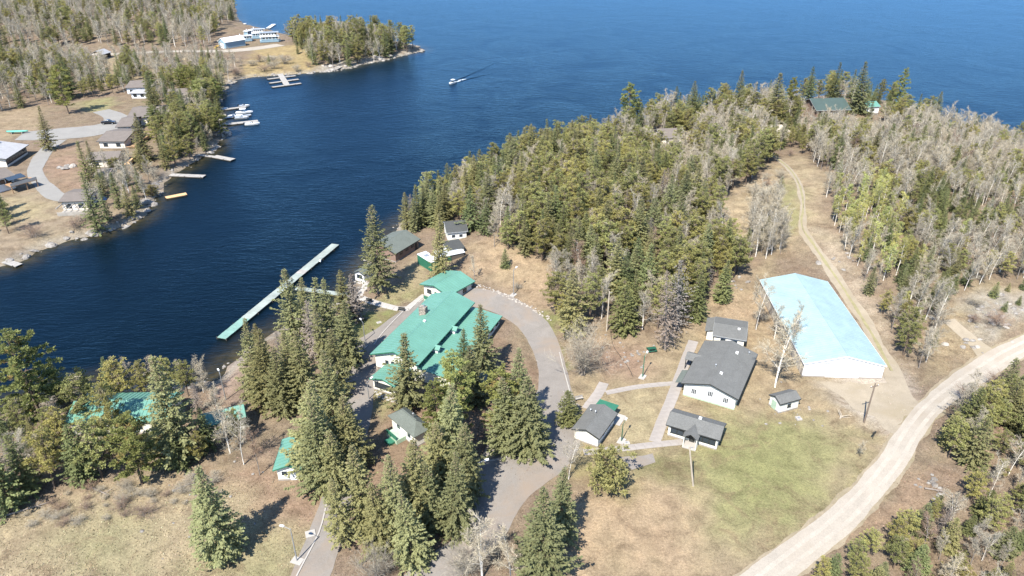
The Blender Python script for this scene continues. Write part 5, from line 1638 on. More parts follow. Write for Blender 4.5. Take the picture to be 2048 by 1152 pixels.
TT('white_pine', 904, 700, 17, 'bright green pine nearest the lodge wing', var=0, wide=.72)
TT('white_pine', 998, 738, 15, 'broad bright green pine in the middle of the loop', var=1, wide=.85)
TT('spruce', 1056, 750, 16, 'dense brownish spruce overhanging the inner edge of the drive', var=2, wide=1.05)
TT('spruce', 1036, 702, 17, 'tall spruce behind the dense one at the drive', var=0)
TT('spruce', 1062, 800, 11, 'shorter spruce tucked against the dense one at the drive', var=2, wide=1.15)
TT('spruce', 893, 766, 19, 'tallest brown-topped spruce of the row at the loop asphalt', var=1, wide=1.0)
TT('spruce', 902, 905, 16, 'front spruce of the row at the loop asphalt', var=0)
TT('spruce', 926, 850, 15, 'spruce between the tallest and the front one at the loop asphalt', var=3)
T('young_spruce', 1137, 848, 783, 'small round spruce beside the drive and the grey-roofed cabin', var=0, wide=1.15)
T('cedar_bush', 1216, 980, 908, 'round yellow-green bush below the asphalt pad', var=1, wide=.8)
T('spruce', 1122, 1078, 936, 'upper of two spruces leaning over the tan field edge', var=1)
T('spruce', 1080, 1175, 985, 'lower of two spruces at the tan field edge, cut by the frame', var=2, wide=1.05)
TT('spruce', 713, 892, 17, 'brownish spruce at the corner of the drive, lower row', var=3)
TT('ragged_spruce', 778, 912, 17, 'grey-stemmed spruce second in the lower row', var=1, wide=.9)
TT('spruce', 817, 880, 17, 'third spruce of the lower row', var=1)
TT('spruce', 815, 985, 14, 'front spruce of the lower row above the pale shrubs', var=0)
TT('ragged_spruce', 664, 958, 13, 'scraggy spruce beside the kerb', var=1, wide=.9)
TT('spruce', 745, 970, 13, 'low spruce in front of the brownish corner spruce', var=2)
TT('spruce', 858, 930, 13, 'small spruce behind the front row of the loop', var=3)
TT('spruce', 600, 755, 19, 'dark tall spruce beside the small green-roofed cabin', var=0, wide=.95)
TT('spruce', 652, 700, 19, 'tallest dark spruce of the central cluster', var=1, wide=1.1)
TT('spruce', 622, 810, 17, 'front spruce of the central dark cluster', var=2)
TT('spruce', 684, 792, 15, 'spruce of the central cluster that shades the lodge drive', var=0)
TT('spruce', 655, 860, 13, 'short spruce closing the central dark cluster', var=3)
T('white_pine', 88, 845, 660, 'spreading white pine standing against the lake', var=0, wide=1.05)
T('spruce', 362, 915, 716, 'large spruce between the two hidden green roofs', var=2, wide=1.0)
T('white_pine', 285, 968, 826, 'broad light green pine at the meadow edge', var=1, wide=1.0)
T('slim_spruce', 25, 1020, 885, 'dark spruce in deep shade at the far lower left edge', var=2, wide=1.2)
T('slim_spruce', 60, 985, 870, 'second dark spruce at the far lower left edge', var=0, wide=1.1)
T('pine', 110, 975, 868, 'yellow-green pine at the meadow edge, lower left', var=1)
T('slim_spruce', 168, 968, 850, 'dark green spruce beside the yellow-green meadow pine', var=1, wide=1.2)
T('pine', 205, 955, 840, 'olive pine between meadow and hidden dormitory', var=3)
T('slim_spruce', 420, 900, 815, 'slim spruce beside the green beach cabin', var=0)
T('pine', 178, 850, 752, 'rounded pine in front of the hidden dormitory roof', var=1, wide=1.2)
T('pine', 230, 880, 770, 'pale pine over the middle of the hidden dormitory roof', var=0)
T('young_spruce', 1248, 664, 572, 'broad dark spruce below the pale pole at the forest edge', var=1, wide=1.0)
T('spruce', 1443, 604, 520, 'dark spruce at the forest corner above the annex', mat='dark_spruce_needles', var=0)
T('spruce', 1392, 640, 545, 'spruce just left of the forest corner above the annex', mat='dark_spruce_needles', var=1)
T('dead_spruce', 1330, 700, 530, 'tall dead grey spruce leaning over the picnic table', var=0, wide=.75, lean=(0, .14))
T('dead_spruce', 1352, 660, 520, 'second dead grey spruce behind the picnic table', var=1)
T('birch', 1546, 775, 640, 'many-stemmed white birch between the hall and the long shed', var=3, wide=1.25)
T('birch', 1510, 660, 570, 'bare birch at the corner of the annex cabin', var=2)
T('birch', 1585, 700, 600, 'pale bare birch leaning on the long shed wall', var=1)
T('birch', 1712, 908, 862, 'little leaning bare tree on the lawn by the signpost', var=1, lean=(.5, 0))
T('shrub', 1166, 748, 672, 'large leafless brown bush beside the drive kerb', var=2, wide=1.0)
T('birch', 950, 562, 515, 'dark leafless tree behind the green gable cabin', var=2, wide=.9)
T('young_spruce', 1009, 536, 500, 'tiny spruce alone on the tan slope', var=0)
T('young_spruce', 1559, 388, 352, 'tiny spruce alone in the upper clearing', var=1, wide=.8)
T('slim_spruce', 198, 466, 345, 'thin tall spruce beside the slatted terrace cottage', var=0, wide=.8)
T('slim_spruce', 184, 376, 282, 'thin spruce on the island lawn of the far drive', var=1, wide=.9)
T('slim_spruce', 98, 300, 212, 'sparse grey-green tree in the far parking lot', var=2, mat='spruce_needles')
T('white_pine', 138, 228, 130, 'broad dark pine shading the far lawn', var=1, wide=.9)
T('spruce', 292, 322, 226, 'dense spruce between tan cottage and shore', var=2, wide=.9)
T('spruce', 312, 236, 150, 'spruce behind the twin-roofed lodge', var=1)
T('slim_spruce', 145, 195, 105, 'slim far spruce between the bare birches', var=0)
T('spruce', 1469, 246, 142, 'tall spruce standing against the lake beside the birch wood', var=0, wide=.9)
T('slim_spruce', 1613, 214, 133, 'thin spruce left of the dark green roof', var=1)
T('slim_spruce', 1662, 206, 126, 'dark spruce directly behind the dark green roof', var=2, wide=1.0)
T('spruce', 1713, 226, 124, 'widest spruce on the point, beside the dark green roof', var=2, wide=1.1)
T('white_pine', 1790, 232, 136, 'flat-topped pine on the point', var=0, wide=.55)
T('spruce', 1864, 258, 183, 'last spruce on the point before the bare shore', var=1)
T('slim_spruce', 1832, 335, 250, 'ragged spruce rising from the pale birch wood', var=0, wide=1.0)
T('slim_spruce', 1905, 352, 290, 'leaning spruce in the pale birch wood', var=1)
T('white_pine', 1256, 262, 166, 'first pine of the wooded point against the lake', var=1, wide=.8)
T('spruce', 1380, 252, 162, 'dark green spruce above the grey-roofed cottage', var=1, mat='dark_spruce_needles')
T('spruce', 1545, 256, 146, 'broad spruce clump above the tan shed', var=2, wide=1.2)
T('white_pine', 1575, 250, 155, 'pine beside the broad spruce clump', var=1, wide=.6)
T('slim_spruce', 1347, 235, 172, 'thin dark spruce against the water', var=0)
T('spruce', 880, 560, 425, 'spruce rising in front of the green container', var=1, wide=.75)
TT('spruce', 569, 539, 19, 'spruce overtopping the long dock', var=3, wide=.9)
TT('slim_spruce', 619, 561, 16, 'slim spruce beside the one overtopping the dock', var=2, mat='spruce_needles')
TT('slim_spruce', 647, 557, 16, 'slim spruce in the middle of the lakeside row', var=0, mat='spruce_needles')
TT('slim_spruce', 677, 539, 13, 'narrow spruce at the end of the gangway', var=0, mat='spruce_needles')
TT('slim_spruce', 700, 547, 12, 'lichen-grey spruce beside the narrow one at the gangway', var=1, mat='grey_needles', wide=1.3)
TT('ragged_spruce', 640, 610, 15, 'grey-limbed spruce above the log in the lakeside row', var=1, wide=.9)
TT('spruce', 682, 600, 15, 'spruce shading the lodge drive in the lakeside row', var=2, wide=.9)
TT('spruce', 485, 642, 17, 'spruce by the near end of the long dock', var=0, wide=.95)
TT('spruce', 512, 665, 16, 'second spruce by the near end of the long dock', var=2, wide=.9)
TT('spruce', 566, 660, 16, 'spruce above the small green-roofed cabin', var=3)
TT('spruce', 592, 656, 17, 'spruce facing the lodge gable across the drive', var=1)
TT('spruce', 545, 700, 14, 'shorter spruce above the small green-roofed cabin', var=1)
TT('spruce', 655, 660, 15, 'spruce at the drive bend opposite the porch wing', var=3)
TT('dead_spruce', 612, 600, 14, 'dead grey spruce inside the lakeside row', var=1)
T('birch', 485, 930, 830, 'white-stemmed birch in front of the green beach cabin', var=2)
T('birch', 520, 950, 850, 'red-brown birch beside the small green-roofed cabin', mat='brown_twigs', var=0)
T('birch', 460, 905, 810, 'pale birch over the green beach cabin roof', var=3)
T('shrub', 748, 1160, 1112, 'pale bushy shrub at the lower frame edge', var=2, wide=1.1)
T('birch', 965, 1160, 1050, 'wide pale leafless tree at the lower frame edge', var=3, wide=1.3)
T('birch', 1025, 1175, 1075, 'pale leafless tree beside the field spruces', var=2, wide=1.1)
T('shrub', 930, 1150, 1110, 'grey twiggy shrub at the loop exit', var=0, wide=1.2)
T('birch', 1135, 960, 885, 'thin grey leafless tree beside the loop drive', var=2, wide=1.1)
# woods: outline on the ground, spacing, kinds (share, lowest, tallest)
FULL = []
WOODS = [
    ([(806, 452), (884, 404), (1000, 346), (1110, 308), (1200, 284), (1260, 330), (1330, 420), (1425, 450), (1478, 550), (1440, 590), (1390, 632), (1320, 672), (1262, 655), (1200, 645), (1112, 690), (1104, 600), (1094, 550), (1050, 536), (1000, 522), (945, 500), (905, 440)], 3.1,
     [('pine', .50, 8, 13), ('slim_spruce', .20, 8, 15), ('birch', .18, 8, 12), ('spruce', .07, 12, 16), ('dead_spruce', .05, 8, 12)]),
    ([(1200, 284), (1300, 242), (1540, 210), (1605, 240), (1570, 300), (1500, 380), (1440, 430), (1330, 420), (1260, 330)], 3.0, [('birch', .62, 8, 12), ('slim_spruce', .18, 7, 13), ('pine', .20, 9, 13)]),
    ([(1490, 450), (1550, 440), (1560, 500), (1560, 530), (1490, 530)], 2.6, [('birch', .9, 8, 12), ('slim_spruce', .1, 6, 9)]),
    ([(1610, 300), (1640, 256), (1760, 266), (1860, 258), (1960, 290), (2200, 320), (2300, 430), (1900, 410), (1700, 395), (1625, 365)], 2.5, [('birch', .80, 8, 12), ('slim_spruce', .12, 8, 13), ('pine', .08, 8, 12)]),
    ([(1640, 400), (1760, 400), (1800, 480), (1790, 570), (1730, 600), (1700, 545), (1650, 475)], 2.6, [('aspen', .45, 7, 10), ('birch', .27, 7, 10), ('slim_spruce', .16, 5, 9), ('pine', .12, 6, 9)]),
    ([(1760, 400), (1900, 412), (2300, 430), (2300, 600), (2060, 588), (1960, 590), (1870, 630), (1800, 640), (1790, 570), (1800, 480)], 2.4, [('slim_spruce', .30, 5, 9), ('pine', .20, 6, 9), ('aspen', .08, 6, 9), ('birch', .42, 6, 10)]),
    ([(1728, 620), (1800, 620), (1870, 640), (1880, 690), (1840, 750), (1800, 735), (1765, 690)], 3.0, [('birch', .50, 7, 11), ('aspen', .1, 7, 10), ('pine', .2, 6, 9), ('slim_spruce', .2, 4, 8)]),
    ([(1600, 1200), (1690, 1128), (1730, 1096), (1810, 1062), (1870, 1040), (1960, 985), (2060, 935), (2200, 1000), (2300, 1300), (1600, 1300)], 2.35, [('pine', .48, 4, 7), ('young_spruce', .24, 3.5, 7), ('birch', .20, 5, 8), ('dead_spruce', .03, 5, 7), ('cedar_bush', .05, 2.5, 4)]),
    ([(1880, 955), (1856, 905), (1900, 860), (2000, 800), (2080, 770), (2120, 870), (2000, 945)], 2.7, [('young_spruce', .55, 5, 10), ('pine', .25, 5, 9), ('birch', .20, 7, 10)]),
    ([(1815, 945), (1840, 900), (1900, 850), (1990, 790), (2080, 745), (2080, 775), (1990, 815), (1880, 890), (1850, 960)], 2.8, [('birch', .75, 6, 10), ('shrub', .25, 2, 3)]),
    ([(-160, 930), (0, 846), (60, 818), (140, 795), (300, 780), (420, 775), (500, 850), (535, 905), (515, 930), (440, 915), (330, 955), (180, 962), (100, 990), (0, 1050), (-160, 1130)], 3.1,
     [('slim_spruce', .28, 6, 11), ('pine', .38, 6, 10), ('birch', .28, 6, 10), ('dead_spruce', .06, 6, 9)]),
    ([(140, 770), (300, 764), (400, 765), (440, 760), (420, 785), (300, 790), (180, 790)], 2.8, [('birch', .75, 5, 8), ('shrub', .15, 2, 3), ('slim_spruce', .1, 6, 9)]),
    ([(470, 735), (520, 702), (600, 662), (660, 632), (700, 650), (690, 700), (660, 760), (640, 820), (560, 830), (500, 830), (450, 800)], 6.0, [('spruce', .35, 10, 14), ('birch', .5, 7, 10), ('dead_spruce', .15, 9, 12)]),
    # far shore
    ([(-300, 32), (150, 28), (300, 4), (455, -18), (470, 40), (440, 62), (425, 94), (160, 98), (-300, 108)], 4.9, [('birch', .62, 10, 15), ('slim_spruce', .18, 8, 14), ('pine', .2, 9, 14)]),
    ([(-500, -88), (440, -82), (455, -20), (300, 2), (150, 4), (-300, 4)], 7.0, [('birch', .55, 12, 16), ('slim_spruce', .22, 10, 15), ('pine', .23, 11, 15)]),
    ([(-300, 118), (150, 116), (240, 122), (300, 150), (240, 162), (170, 190), (140, 204), (60, 216), (-300, 262)], 4.3, [('birch', .50, 9, 14), ('slim_spruce', .18, 8, 13), ('pine', .26, 8, 13), ('shrub', .06, 2, 3)]),
    ([(250, 120), (440, 112), (490, 140), (470, 158), (440, 180), (330, 168)], 4.6, [('birch', .62, 7, 11), ('shrub', .2, 2, 3.5), ('slim_spruce', .18, 7, 12)]),
    ([(300, 195), (430, 150), (452, 176), (438, 216), (442, 240), (446, 270), (420, 298), (380, 325), (335, 345), (312, 300), (322, 250)], 3.6, [('pine', .42, 9, 14), ('slim_spruce', .32, 9, 15), ('birch', .2, 7, 11), ('white_pine', .06, 11, 14)]),
    ([(150, 408), (186, 404), (200, 440), (160, 455)], 6, [('shrub', .6, 1.5, 2.5), ('birch', .4, 5, 8)]),
    ([(190, 345), (255, 335), (318, 350), (306, 390), (276, 430), (205, 458), (185, 430)], 4.2, [('birch', .50, 7, 11), ('slim_spruce', .25, 7, 12), ('shrub', .15, 2, 3), ('cedar_bush', .1, 3, 5)]),
    ([(30, 480), (180, 445), (190, 468), (60, 505)], 6.0, [('shrub', .7, 2, 3), ('cedar_bush', .3, 3, 4.5)]),
    ([(572, 80), (640, 72), (700, 74), (832, 97), (815, 104), (722, 124), (655, 136), (625, 132), (600, 104)], 4.2, [('slim_spruce', .35, 10, 17), ('pine', .34, 11, 17), ('birch', .28, 10, 15), ('dead_spruce', .03, 9, 12)]),
    ([(110, 140), (165, 145), (250, 146), (310, 125), (335, 165), (245, 188), (165, 198), (110, 196)], 4.4, [('birch', .5, 7, 11), ('slim_spruce', .22, 7, 11), ('pine', .28, 7, 11)]),
    ([(225, 160), (300, 150), (335, 172), (325, 215), (300, 205), (240, 195)], 6.0, [('birch', .5, 7, 11), ('slim_spruce', .25, 7, 12), ('pine', .25, 7, 11)]),
    ([(800, 452), (850, 426), (895, 408), (908, 446), (888, 468), (852, 466), (818, 464)], 3.0, [('spruce', .4, 10, 14), ('slim_spruce', .4, 9, 14), ('birch', .2, 7, 10)]),
    ([(938, 478), (1000, 500), (1020, 520), (960, 515), (940, 500)], 4.0, [('birch', .5, 7, 10), ('pine', .5, 8, 11)]),
    ([(-60, 410), (0, 405), (60, 470), (0, 500), (-80, 510)], 7.0, [('slim_spruce', .5, 8, 12), ('pine', .5, 8, 12)]),
    ([(1600, 206), (1650, 196), (1700, 194), (1780, 210), (1850, 242), (1885, 264), (1760, 262), (1725, 238), (1600, 240)], 4.6, [('slim_spruce', .4, 8, 13), ('pine', .35, 8, 13), ('birch', .25, 7, 10)]),
    ([(1860, 255), (1960, 286), (2200, 318), (2200, 330), (1960, 300), (1870, 275)], 3.4, [('birch', .8, 7, 11), ('shrub', .2, 2, 3)]),
    ([(905, 800), (960, 770), (1040, 760), (1065, 830), (1030, 890), (960, 900)], 6.5, [('spruce', .7, 10, 15), ('white_pine', .3, 9, 12)]),
    ([(1540, 290), (1560, 268), (1600, 228), (1628, 262), (1625, 300), (1602, 325), (1575, 305)], 3.2, [('birch', .55, 6, 9), ('pine', .25, 6, 9), ('slim_spruce', .2, 6, 10)]),
    # brush
    ([(20, 1050), (150, 980), (330, 965), (430, 945), (440, 1010), (300, 1030), (150, 1060)], 1.9, [('shrub', 1, .45, 1.2)]),
    ([(440, 935), (560, 960), (560, 1000), (450, 1000)], 5.0, [('shrub', 1, 1.0, 2.2)]),
    ([(1880, 650), (1960, 605), (2060, 600), (2060, 640), (1960, 690)], 4.5, [('shrub', .7, 1.2, 2.4), ('young_spruce', .3, 2, 4)]),
    ([(1440, 420), (1560, 330), (1590, 320), (1560, 380), (1480, 440)], 6.0, [('shrub', .8, 1.5, 3), ('slim_spruce', .2, 4, 8)]),
    ([(480, 120), (610, 110), (640, 138), (500, 150)], 8.0, [('shrub', .8, 2, 4), ('slim_spruce', .2, 6, 10)]),
    ([(960, 560), (1090, 540), (1095, 610), (1000, 580)], 8.0, [('shrub', 1, 1, 2)]),
    ([(1500, 560), (1540, 580), (1600, 700), (1560, 700), (1510, 640)], 5.5, [('shrub', .8, 1.5, 3), ('birch', .2, 6, 9)]),
]
CLEAR = [[(140, 850), (330, 848), (335, 893), (150, 893)], [(1615, 222), (1712, 220), (1722, 268), (1625, 268)], [(1312, 276), (1376, 274), (1384, 318), (1316, 318)], [(1545, 262), (1588, 262), (1590, 290), (1545, 290)],
         [(1690, 248), (1760, 252), (1830, 280), (1700, 292)], [(1530, 405), (1600, 385), (1600, 440), (1530, 440)], [(840, 495), (935, 490), (935, 560), (845, 560)], [(775, 470), (850, 470), (850, 530), (780, 530)],
         [(890, 462), (940, 460), (935, 500), (890, 500)], [(690, 560), (780, 560), (800, 640), (720, 660)], [(512, 60), (562, 60), (600, 120), (470, 120), (430, 96), (480, 66)], [(165, 94), (245, 94), (250, 142), (165, 142)],
         [(-100, 4), (150, 6), (152, 24), (-100, 28)], [(384, 860), (500, 830), (505, 880), (400, 890)], [(530, 940), (610, 938), (620, 990), (540, 990)], [(215, 195), (300, 190), (320, 260), (200, 260)],
         [(770, 860), (860, 850), (850, 930), (780, 930)]]
CLEARW = [poly_world(c) for c in CLEAR]

ROADS = []
for nm in [o for o in bpy.data.objects if o.get('kind') == 'structure' and o.type == 'MESH' and ('road' in o.name or 'drive' in o.name)]:
    V = np.zeros(len(nm.data.vertices) * 3); nm.data.vertices.foreach_get('co', V); ROADS.append(V.reshape(-1, 3)[:, :2])
ROADS = np.concatenate(ROADS)

def grow_woods():
    rg = np.random.default_rng(21)
    taken = {}
    cell = 3.0
    def near(x, y, d):
        i, j = int(x // cell), int(y // cell); k = int(d // cell) + 1
        for a in range(i - k, i + k + 1):
            for b in range(j - k, j + k + 1):
                for (px, py) in taken.get((a, b), ()):
                    if (px - x) ** 2 + (py - y) ** 2 < d * d: return True
        return False
    def take(x, y): taken.setdefault((int(x // cell), int(y // cell)), []).append((x, y))
    for t in TREES: take(t['x'], t['y'])
    for outline, spacing, kinds in WOODS:
        P = poly_world(outline)
        lo, hi = P.min(0), P.max(0)
        area = abs(np.sum(P[:, 0] * np.roll(P[:, 1], -1) - P[:, 1] * np.roll(P[:, 0], -1))) / 2
        n = int(area / spacing ** 2 * 3.0 * ((hi - lo).prod() / max(area, 1)))
        X = rg.uniform(lo[0], hi[0], n); Y = rg.uniform(lo[1], hi[1], n)
        ok = inside(P, X, Y)
        X, Y = X[ok], Y[ok]
        ok = np.ones(len(X), bool)
        for c in CLEARW: ok &= ~inside(c, X, Y)
        for (cx, cy, rz, hw, hd_) in FOOT:
            dx, dy = X - cx, Y - cy
            u = dx * math.cos(rz) + dy * math.sin(rz); v = -dx * math.sin(rz) + dy * math.cos(rz)
            ok &= ~((np.abs(u) < hw + 1.4) & (np.abs(v) < hd_ + 1.4))
        s = np.maximum(signed(PA, X, Y), signed(PB, X, Y))
        ok &= s > 1.2
        X, Y = X[ok], Y[ok]
        Z = terrain(X, Y)
        sh = np.array([k[1] for k in kinds]); sh = sh / sh.sum()
        # kinds grow in patches
        phase = rg.uniform(0, 100, len(kinds))
        for x, y, z in zip(X, Y, Z):
            if near(x, y, spacing * rg.uniform(.78, 1.15)): continue
            if ((ROADS[:, 0] - x) ** 2 + (ROADS[:, 1] - y) ** 2).min() < 2.2 ** 2: continue
            w = sh * np.exp(1.1 * np.sin(x * .11 + phase) * np.sin(y * .09 + phase * 1.7))
            k = kinds[rg.choice(len(kinds), p=w / w.sum())]
            take(x, y)
            h = rg.uniform(k[2], k[3])
            mat = None
            if k[0] == 'pine' and rg.random() < .0015: mat = 'rust_needles'
            if k[0] == 'birch':
                r = rg.random(); mat = None if r < .6 else 'grey_twigs' if r < .93 else 'brown_twigs'
            if k[0] == 'slim_spruce' and rg.random() < .4: mat = 'spruce_needles'
            if k[0] == 'young_spruce' and rg.random() < .6: mat = 'spruce_needles'
            add_tree(k[0], x, y, z, h, None, mat, wide=rg.uniform(1.5, 2.6) if k[0] == 'shrub' else rg.uniform(.95, 1.25) if k[0] == 'pine' else rg.uniform(1.0, 1.3) if k[0] == 'birch' else rg.uniform(.88, 1.15))
grow_woods()

def plant():
    rg = random.Random(5)
    for t in TREES:
        bx, by = project(t['x'], t['y'], t['z']); tx, ty = project(t['x'], t['y'], t['z'] + t['h'])
        t['inframe'] = (-25 < (bx + tx) / 2 < 2073) and ty < 1152 and by > 0
        t['size'] = t['h'] / t['y'] if t['inframe'] else 0
        t['name'], t['word'] = NAMES[t['kind']]
    singles, mass = [], []
    for nm in {t['name'] for t in TREES}:
        L = sorted([t for t in TREES if t['name'] == nm], key=lambda t: -(t['size'] + (10 if t['label'] else 0)))
        k = min(300, sum(1 for t in L if t['inframe']))
        singles += L[:k]; mass += L[k:]
    # what each unlabelled tree stands near, and which neighbour lies behind it
    for (qx, qy, nm) in [(1728, 845, 'the leaning pole'), (1303, 702, 'the picnic table'), (1560, 400, 'the upper clearing'), (570, 160, 'the comb-shaped dock'), (480, 230, 'the marina docks'), (850, 102, 'the tip of the far point'), (1745, 878, 'the signpost'),
                         (1930, 672, 'the rocky bank'), (470, 700, 'the long dock'), (1213, 662, 'the pale pole'), (594, 1122, 'the meadow lamp'), (1990, 330, 'the bare shore'), (1060, 330, 'the lake bend'), (1800, 480, 'the aspen patch'), (2000, 1060, 'the corner thicket'), (1900, 890, 'the roadside thicket'), (150, 60, 'the far clearing'), (330, 60, 'the far birch stand')]:
        p = ground(qx, qy); LANDMARKS.append((p.x, p.y, nm))
    lm = np.array([(a, b) for a, b, _ in LANDMARKS])
    by = {}
    for t in TREES:
        d = np.hypot(lm[:, 0] - t['x'], lm[:, 1] - t['y']); i, j = [int(v) for v in np.argsort(d)[:2]]
        t['d'] = d[i]
        by.setdefault((t['word'], i, j), []).append(t)
    ONES = 'zeroth first second third fourth fifth sixth seventh eighth ninth tenth eleventh twelfth thirteenth fourteenth fifteenth sixteenth seventeenth eighteenth nineteenth twentieth'.split()
    for (word, i, j), L in by.items():
        L.sort(key=lambda t: t['d'])
        A, B = LANDMARKS[i][2], LANDMARKS[j][2]
        for k, t in enumerate(L):
            if t['label']: continue
            t['group'] = f"{word} trees between {A} and {B}"
            if k < 20: t['label'] = f"{'closest' if k == 0 else ONES[k + 1] + ' closest'} {word} to {A}, towards {B}"
            else: t['label'] = f"outlying {word} in the wood between {A} and {B}"
    for t in singles:
        vs_ = KINDS[t['kind']]
        hn, trunk, crown, joined = vs_[t['var'] % len(vs_)] if t['var'] is not None else rg.choice(vs_)
        s = t['h'] / hn
        root = bpy.data.objects.new(t['name'], None); col.objects.link(root); root.empty_display_size = .3
        root.location = (t['x'], t['y'], t['z'])
        ln = t['lean'] or (rg.gauss(0, .025), rg.gauss(0, .025))
        root.rotation_euler = (ln[0], ln[1], rg.uniform(0, 6.283))
        root.scale = (s * t['wide'], s * t['wide'], s)
        root['label'] = t['label']; root['category'] = 'shrub' if 'shrub' in t['name'] else 'bush' if 'bush' in t['name'] else 'tree'
        if t.get('group'): root['group'] = t['group']
        a = bpy.data.objects.new('trunk', trunk); a.parent = root; col.objects.link(a)
        b = bpy.data.objects.new('crown', crown); b.parent = root; col.objects.link(b)
        if t['mat']:
            b.material_slots[0].link = 'OBJECT'; b.material_slots[0].material = MATS[t['mat']]
    # the remaining far trees: one mass of instances for each kind
    src = bpy.data.collections.new('tree_sources')
    for kind in sorted({t['kind'] for t in mass}):
        L = [t for t in mass if t['kind'] == kind]
        me = bpy.data.meshes.new(kind + '_wood')
        me.vertices.add(len(L))
        me.vertices.foreach_set('co', np.array([(t['x'], t['y'], t['z']) for t in L], np.float32).ravel())
        vs_ = KINDS[kind]
        idx = np.array([rg.randrange(len(vs_)) for _ in L], np.int32)
        a = me.attributes.new('pick', 'INT', 'POINT'); a.data.foreach_set('value', idx)
        sv = np.array([[t['h'] / vs_[i][0] * t['wide'], t['h'] / vs_[i][0] * t['wide'], t['h'] / vs_[i][0]] for t, i in zip(L, idx)], np.float32)
        a = me.attributes.new('size', 'FLOAT_VECTOR', 'POINT'); a.data.foreach_set('vector', sv.ravel())
        rv = np.array([[rg.gauss(0, .03), rg.gauss(0, .03), rg.uniform(0, 6.283)] for _ in L], np.float32)
        a = me.attributes.new('turn', 'FLOAT_VECTOR', 'POINT'); a.data.foreach_set('vector', rv.ravel())
        o = link(bpy.data.objects.new('background_forest', me)); o['kind'] = 'stuff'; o['label'] = f"mass of further {NAMES[kind][1]} trees in the woods beyond"
        ng = bpy.data.node_groups.new(kind + '_wood', 'GeometryNodeTree')
        ng.interface.new_socket('Geometry', in_out='INPUT', socket_type='NodeSocketGeometry'); ng.interface.new_socket('Geometry', in_out='OUTPUT', socket_type='NodeSocketGeometry')
        gi = ng.nodes.new('NodeGroupInput'); go = ng.nodes.new('NodeGroupOutput')
        m2p = ng.nodes.new('GeometryNodeMeshToPoints'); ng.links.new(gi.outputs[0], m2p.inputs['Mesh'])
        g2i = ng.nodes.new('GeometryNodeGeometryToInstance')
        for vi, v in enumerate(vs_):
            so = bpy.data.objects.new(f'{kind}_source', v[3])
            oi = ng.nodes.new('GeometryNodeObjectInfo'); oi.inputs['Object'].default_value = so; oi.inputs['As Instance'].default_value = True
            iop = ng.nodes.new('GeometryNodeInstanceOnPoints')
            def attr(n, typ):
                q = ng.nodes.new('GeometryNodeInputNamedAttribute'); q.data_type = typ; q.inputs['Name'].default_value = n; return q.outputs['Attribute']
            cmp_ = ng.nodes.new('FunctionNodeCompare'); cmp_.data_type = 'INT'; cmp_.operation = 'EQUAL'
            ng.links.new(attr('pick', 'INT'), cmp_.inputs[2]); cmp_.inputs[3].default_value = vi
            ng.links.new(m2p.outputs[0], iop.inputs['Points']); ng.links.new(cmp_.outputs[0], iop.inputs['Selection'])
            ng.links.new(oi.outputs['Geometry'], iop.inputs['Instance'])
            e2r = ng.nodes.new('FunctionNodeEulerToRotation'); ng.links.new(attr('turn', 'FLOAT_VECTOR'), e2r.inputs[0])
            ng.links.new(e2r.outputs[0], iop.inputs['Rotation']); ng.links.new(attr('size', 'FLOAT_VECTOR'), iop.inputs['Scale'])
            if vi == 0:
                jn = ng.nodes.new('GeometryNodeJoinGeometry')
            ng.links.new(iop.outputs[0], jn.inputs[0])
        ng.nodes.remove(g2i)
        ng.links.new(jn.outputs[0], go.inputs[0])
        mod = o.modifiers.new('trees', 'NODES'); mod.node_group = ng
    print('TREES', len(TREES), 'single', len(singles), {k: sum(1 for t in singles if t['name'] == k) for k in {t['name'] for t in singles}}, 'mass', len(mass))
plant()

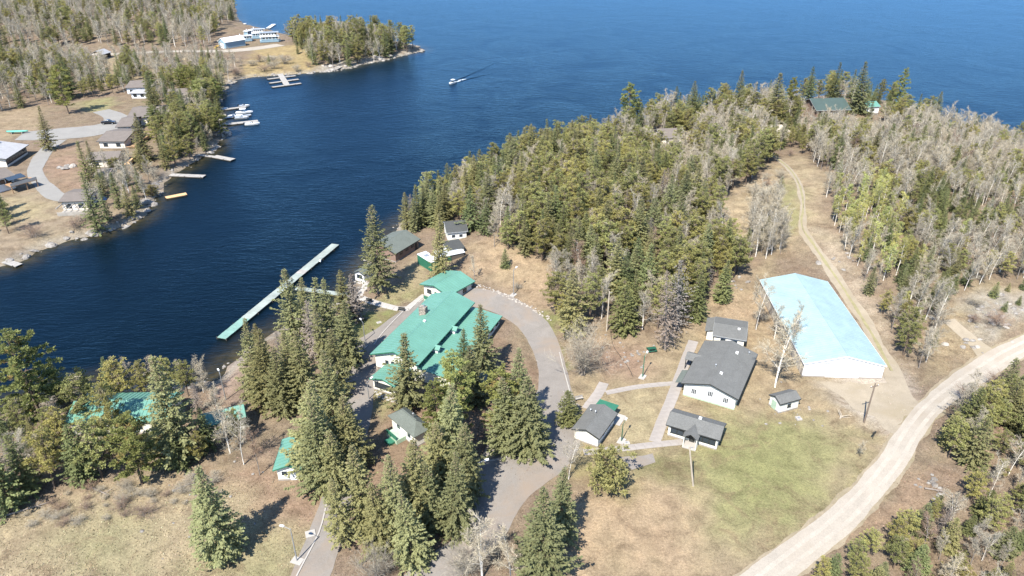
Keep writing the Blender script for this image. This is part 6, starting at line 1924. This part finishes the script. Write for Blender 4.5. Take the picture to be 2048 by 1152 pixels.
# ------------------------------------------------------------------ dry grass, tufts and litter on the open ground nearby
def grass():
    rg = np.random.default_rng(77)
    n = 330000
    Y = 62 + 140 * rg.random(n) ** 1.5
    X = (rg.random(n) * 2 - 1) * (Y * .95 + 14)
    ok = np.ones(n, bool)
    cells = set()
    for o in bpy.data.objects:
        if o.get('kind') == 'structure' and o.type == 'MESH' and ('road' in o.name or 'drive' in o.name or 'pad' in o.name) and 'verge' not in o.data.materials[0].name:
            me = o.data; V = np.zeros(len(me.vertices) * 3); me.vertices.foreach_get('co', V); V = V.reshape(-1, 3)
            for p in me.polygons:
                q = V[list(p.vertices)]
                for u in (0, .33, .67, 1):
                    for w in (0, .33, .67, 1):
                        c = q[0] * (1 - u) * (1 - w) + q[1 % len(q)] * u * (1 - w) + q[2 % len(q)] * u * w + q[-1] * (1 - u) * w
                        cells.add((int(c[0] // .8), int(c[1] // .8)))
        if o.name.startswith('slab') and o.parent:
            cells.update((int((o.location.x + a) // .8), int((o.location.y + b) // .8)) for a in (-.8, 0, .8) for b in (-.8, 0, .8))
    ci = (X // .8).astype(int); cj = (Y // .8).astype(int)
    ok &= np.array([(i, j) not in cells for i, j in zip(ci, cj)])
    for (cx, cy, rz, hw, hd_) in FOOT:
        dx, dy = X - cx, Y - cy
        u = dx * math.cos(rz) + dy * math.sin(rz); v = -dx * math.sin(rz) + dy * math.cos(rz)
        ok &= ~((np.abs(u) < hw) & (np.abs(v) < hd_))
    X, Y = X[ok], Y[ok]
    Z = terrain(X, Y); k = Z > WATER + .6
    # thinner on the mown lawns, patchy everywhere
    pt = np.sin(X * .21 + 2 * np.sin(Y * .17)) * np.sin(Y * .26 + 1.7 * np.sin(X * .13))
    mown = np.zeros(len(X), bool)
    for pts in ([(1150, 720), (1640, 600), (1790, 850), (1600, 1080), (1480, 1160), (1110, 1170), (1150, 890)], [(700, 618), (795, 622), (748, 690), (690, 672)]): mown |= inside(poly_world(pts), X, Y)
    k &= rg.random(len(X)) < np.where(mown, .30 + .3 * pt, .62 + .4 * pt)
    X, Y, Z, mown = X[k], Y[k], Z[k], mown[k]
    n = len(X)
    C = zone_color(X, Y) * .52 * rg.uniform(.6, 1.45, (n, 1)) * rg.uniform(.9, 1.1, (n, 3))
    L = rg.uniform(.10, .32, n) * np.where(mown, .6, 1.0); W = L * rg.uniform(.3, .6, n)
    D = norm(np.stack([rg.normal(0, .8, n), rg.normal(0, .8, n), rg.uniform(.25, 1.1, n)], 1))
    V, q = cards(np.stack([X, Y, Z - .02], 1), D, L, W, rg, 1.5)
    C4 = np.hstack([np.repeat(C, 4, 0), np.ones((n * 4, 1))])
    me = np_mesh('grass', V, quads=q, mats=[MATS['grass_blades']], attrs={'Col': ('FLOAT_COLOR', C4)})
    o = link(bpy.data.objects.new('grass', me)); o['kind'] = 'stuff'; o['label'] = 'dry grass tufts and litter on the open ground'
grass()
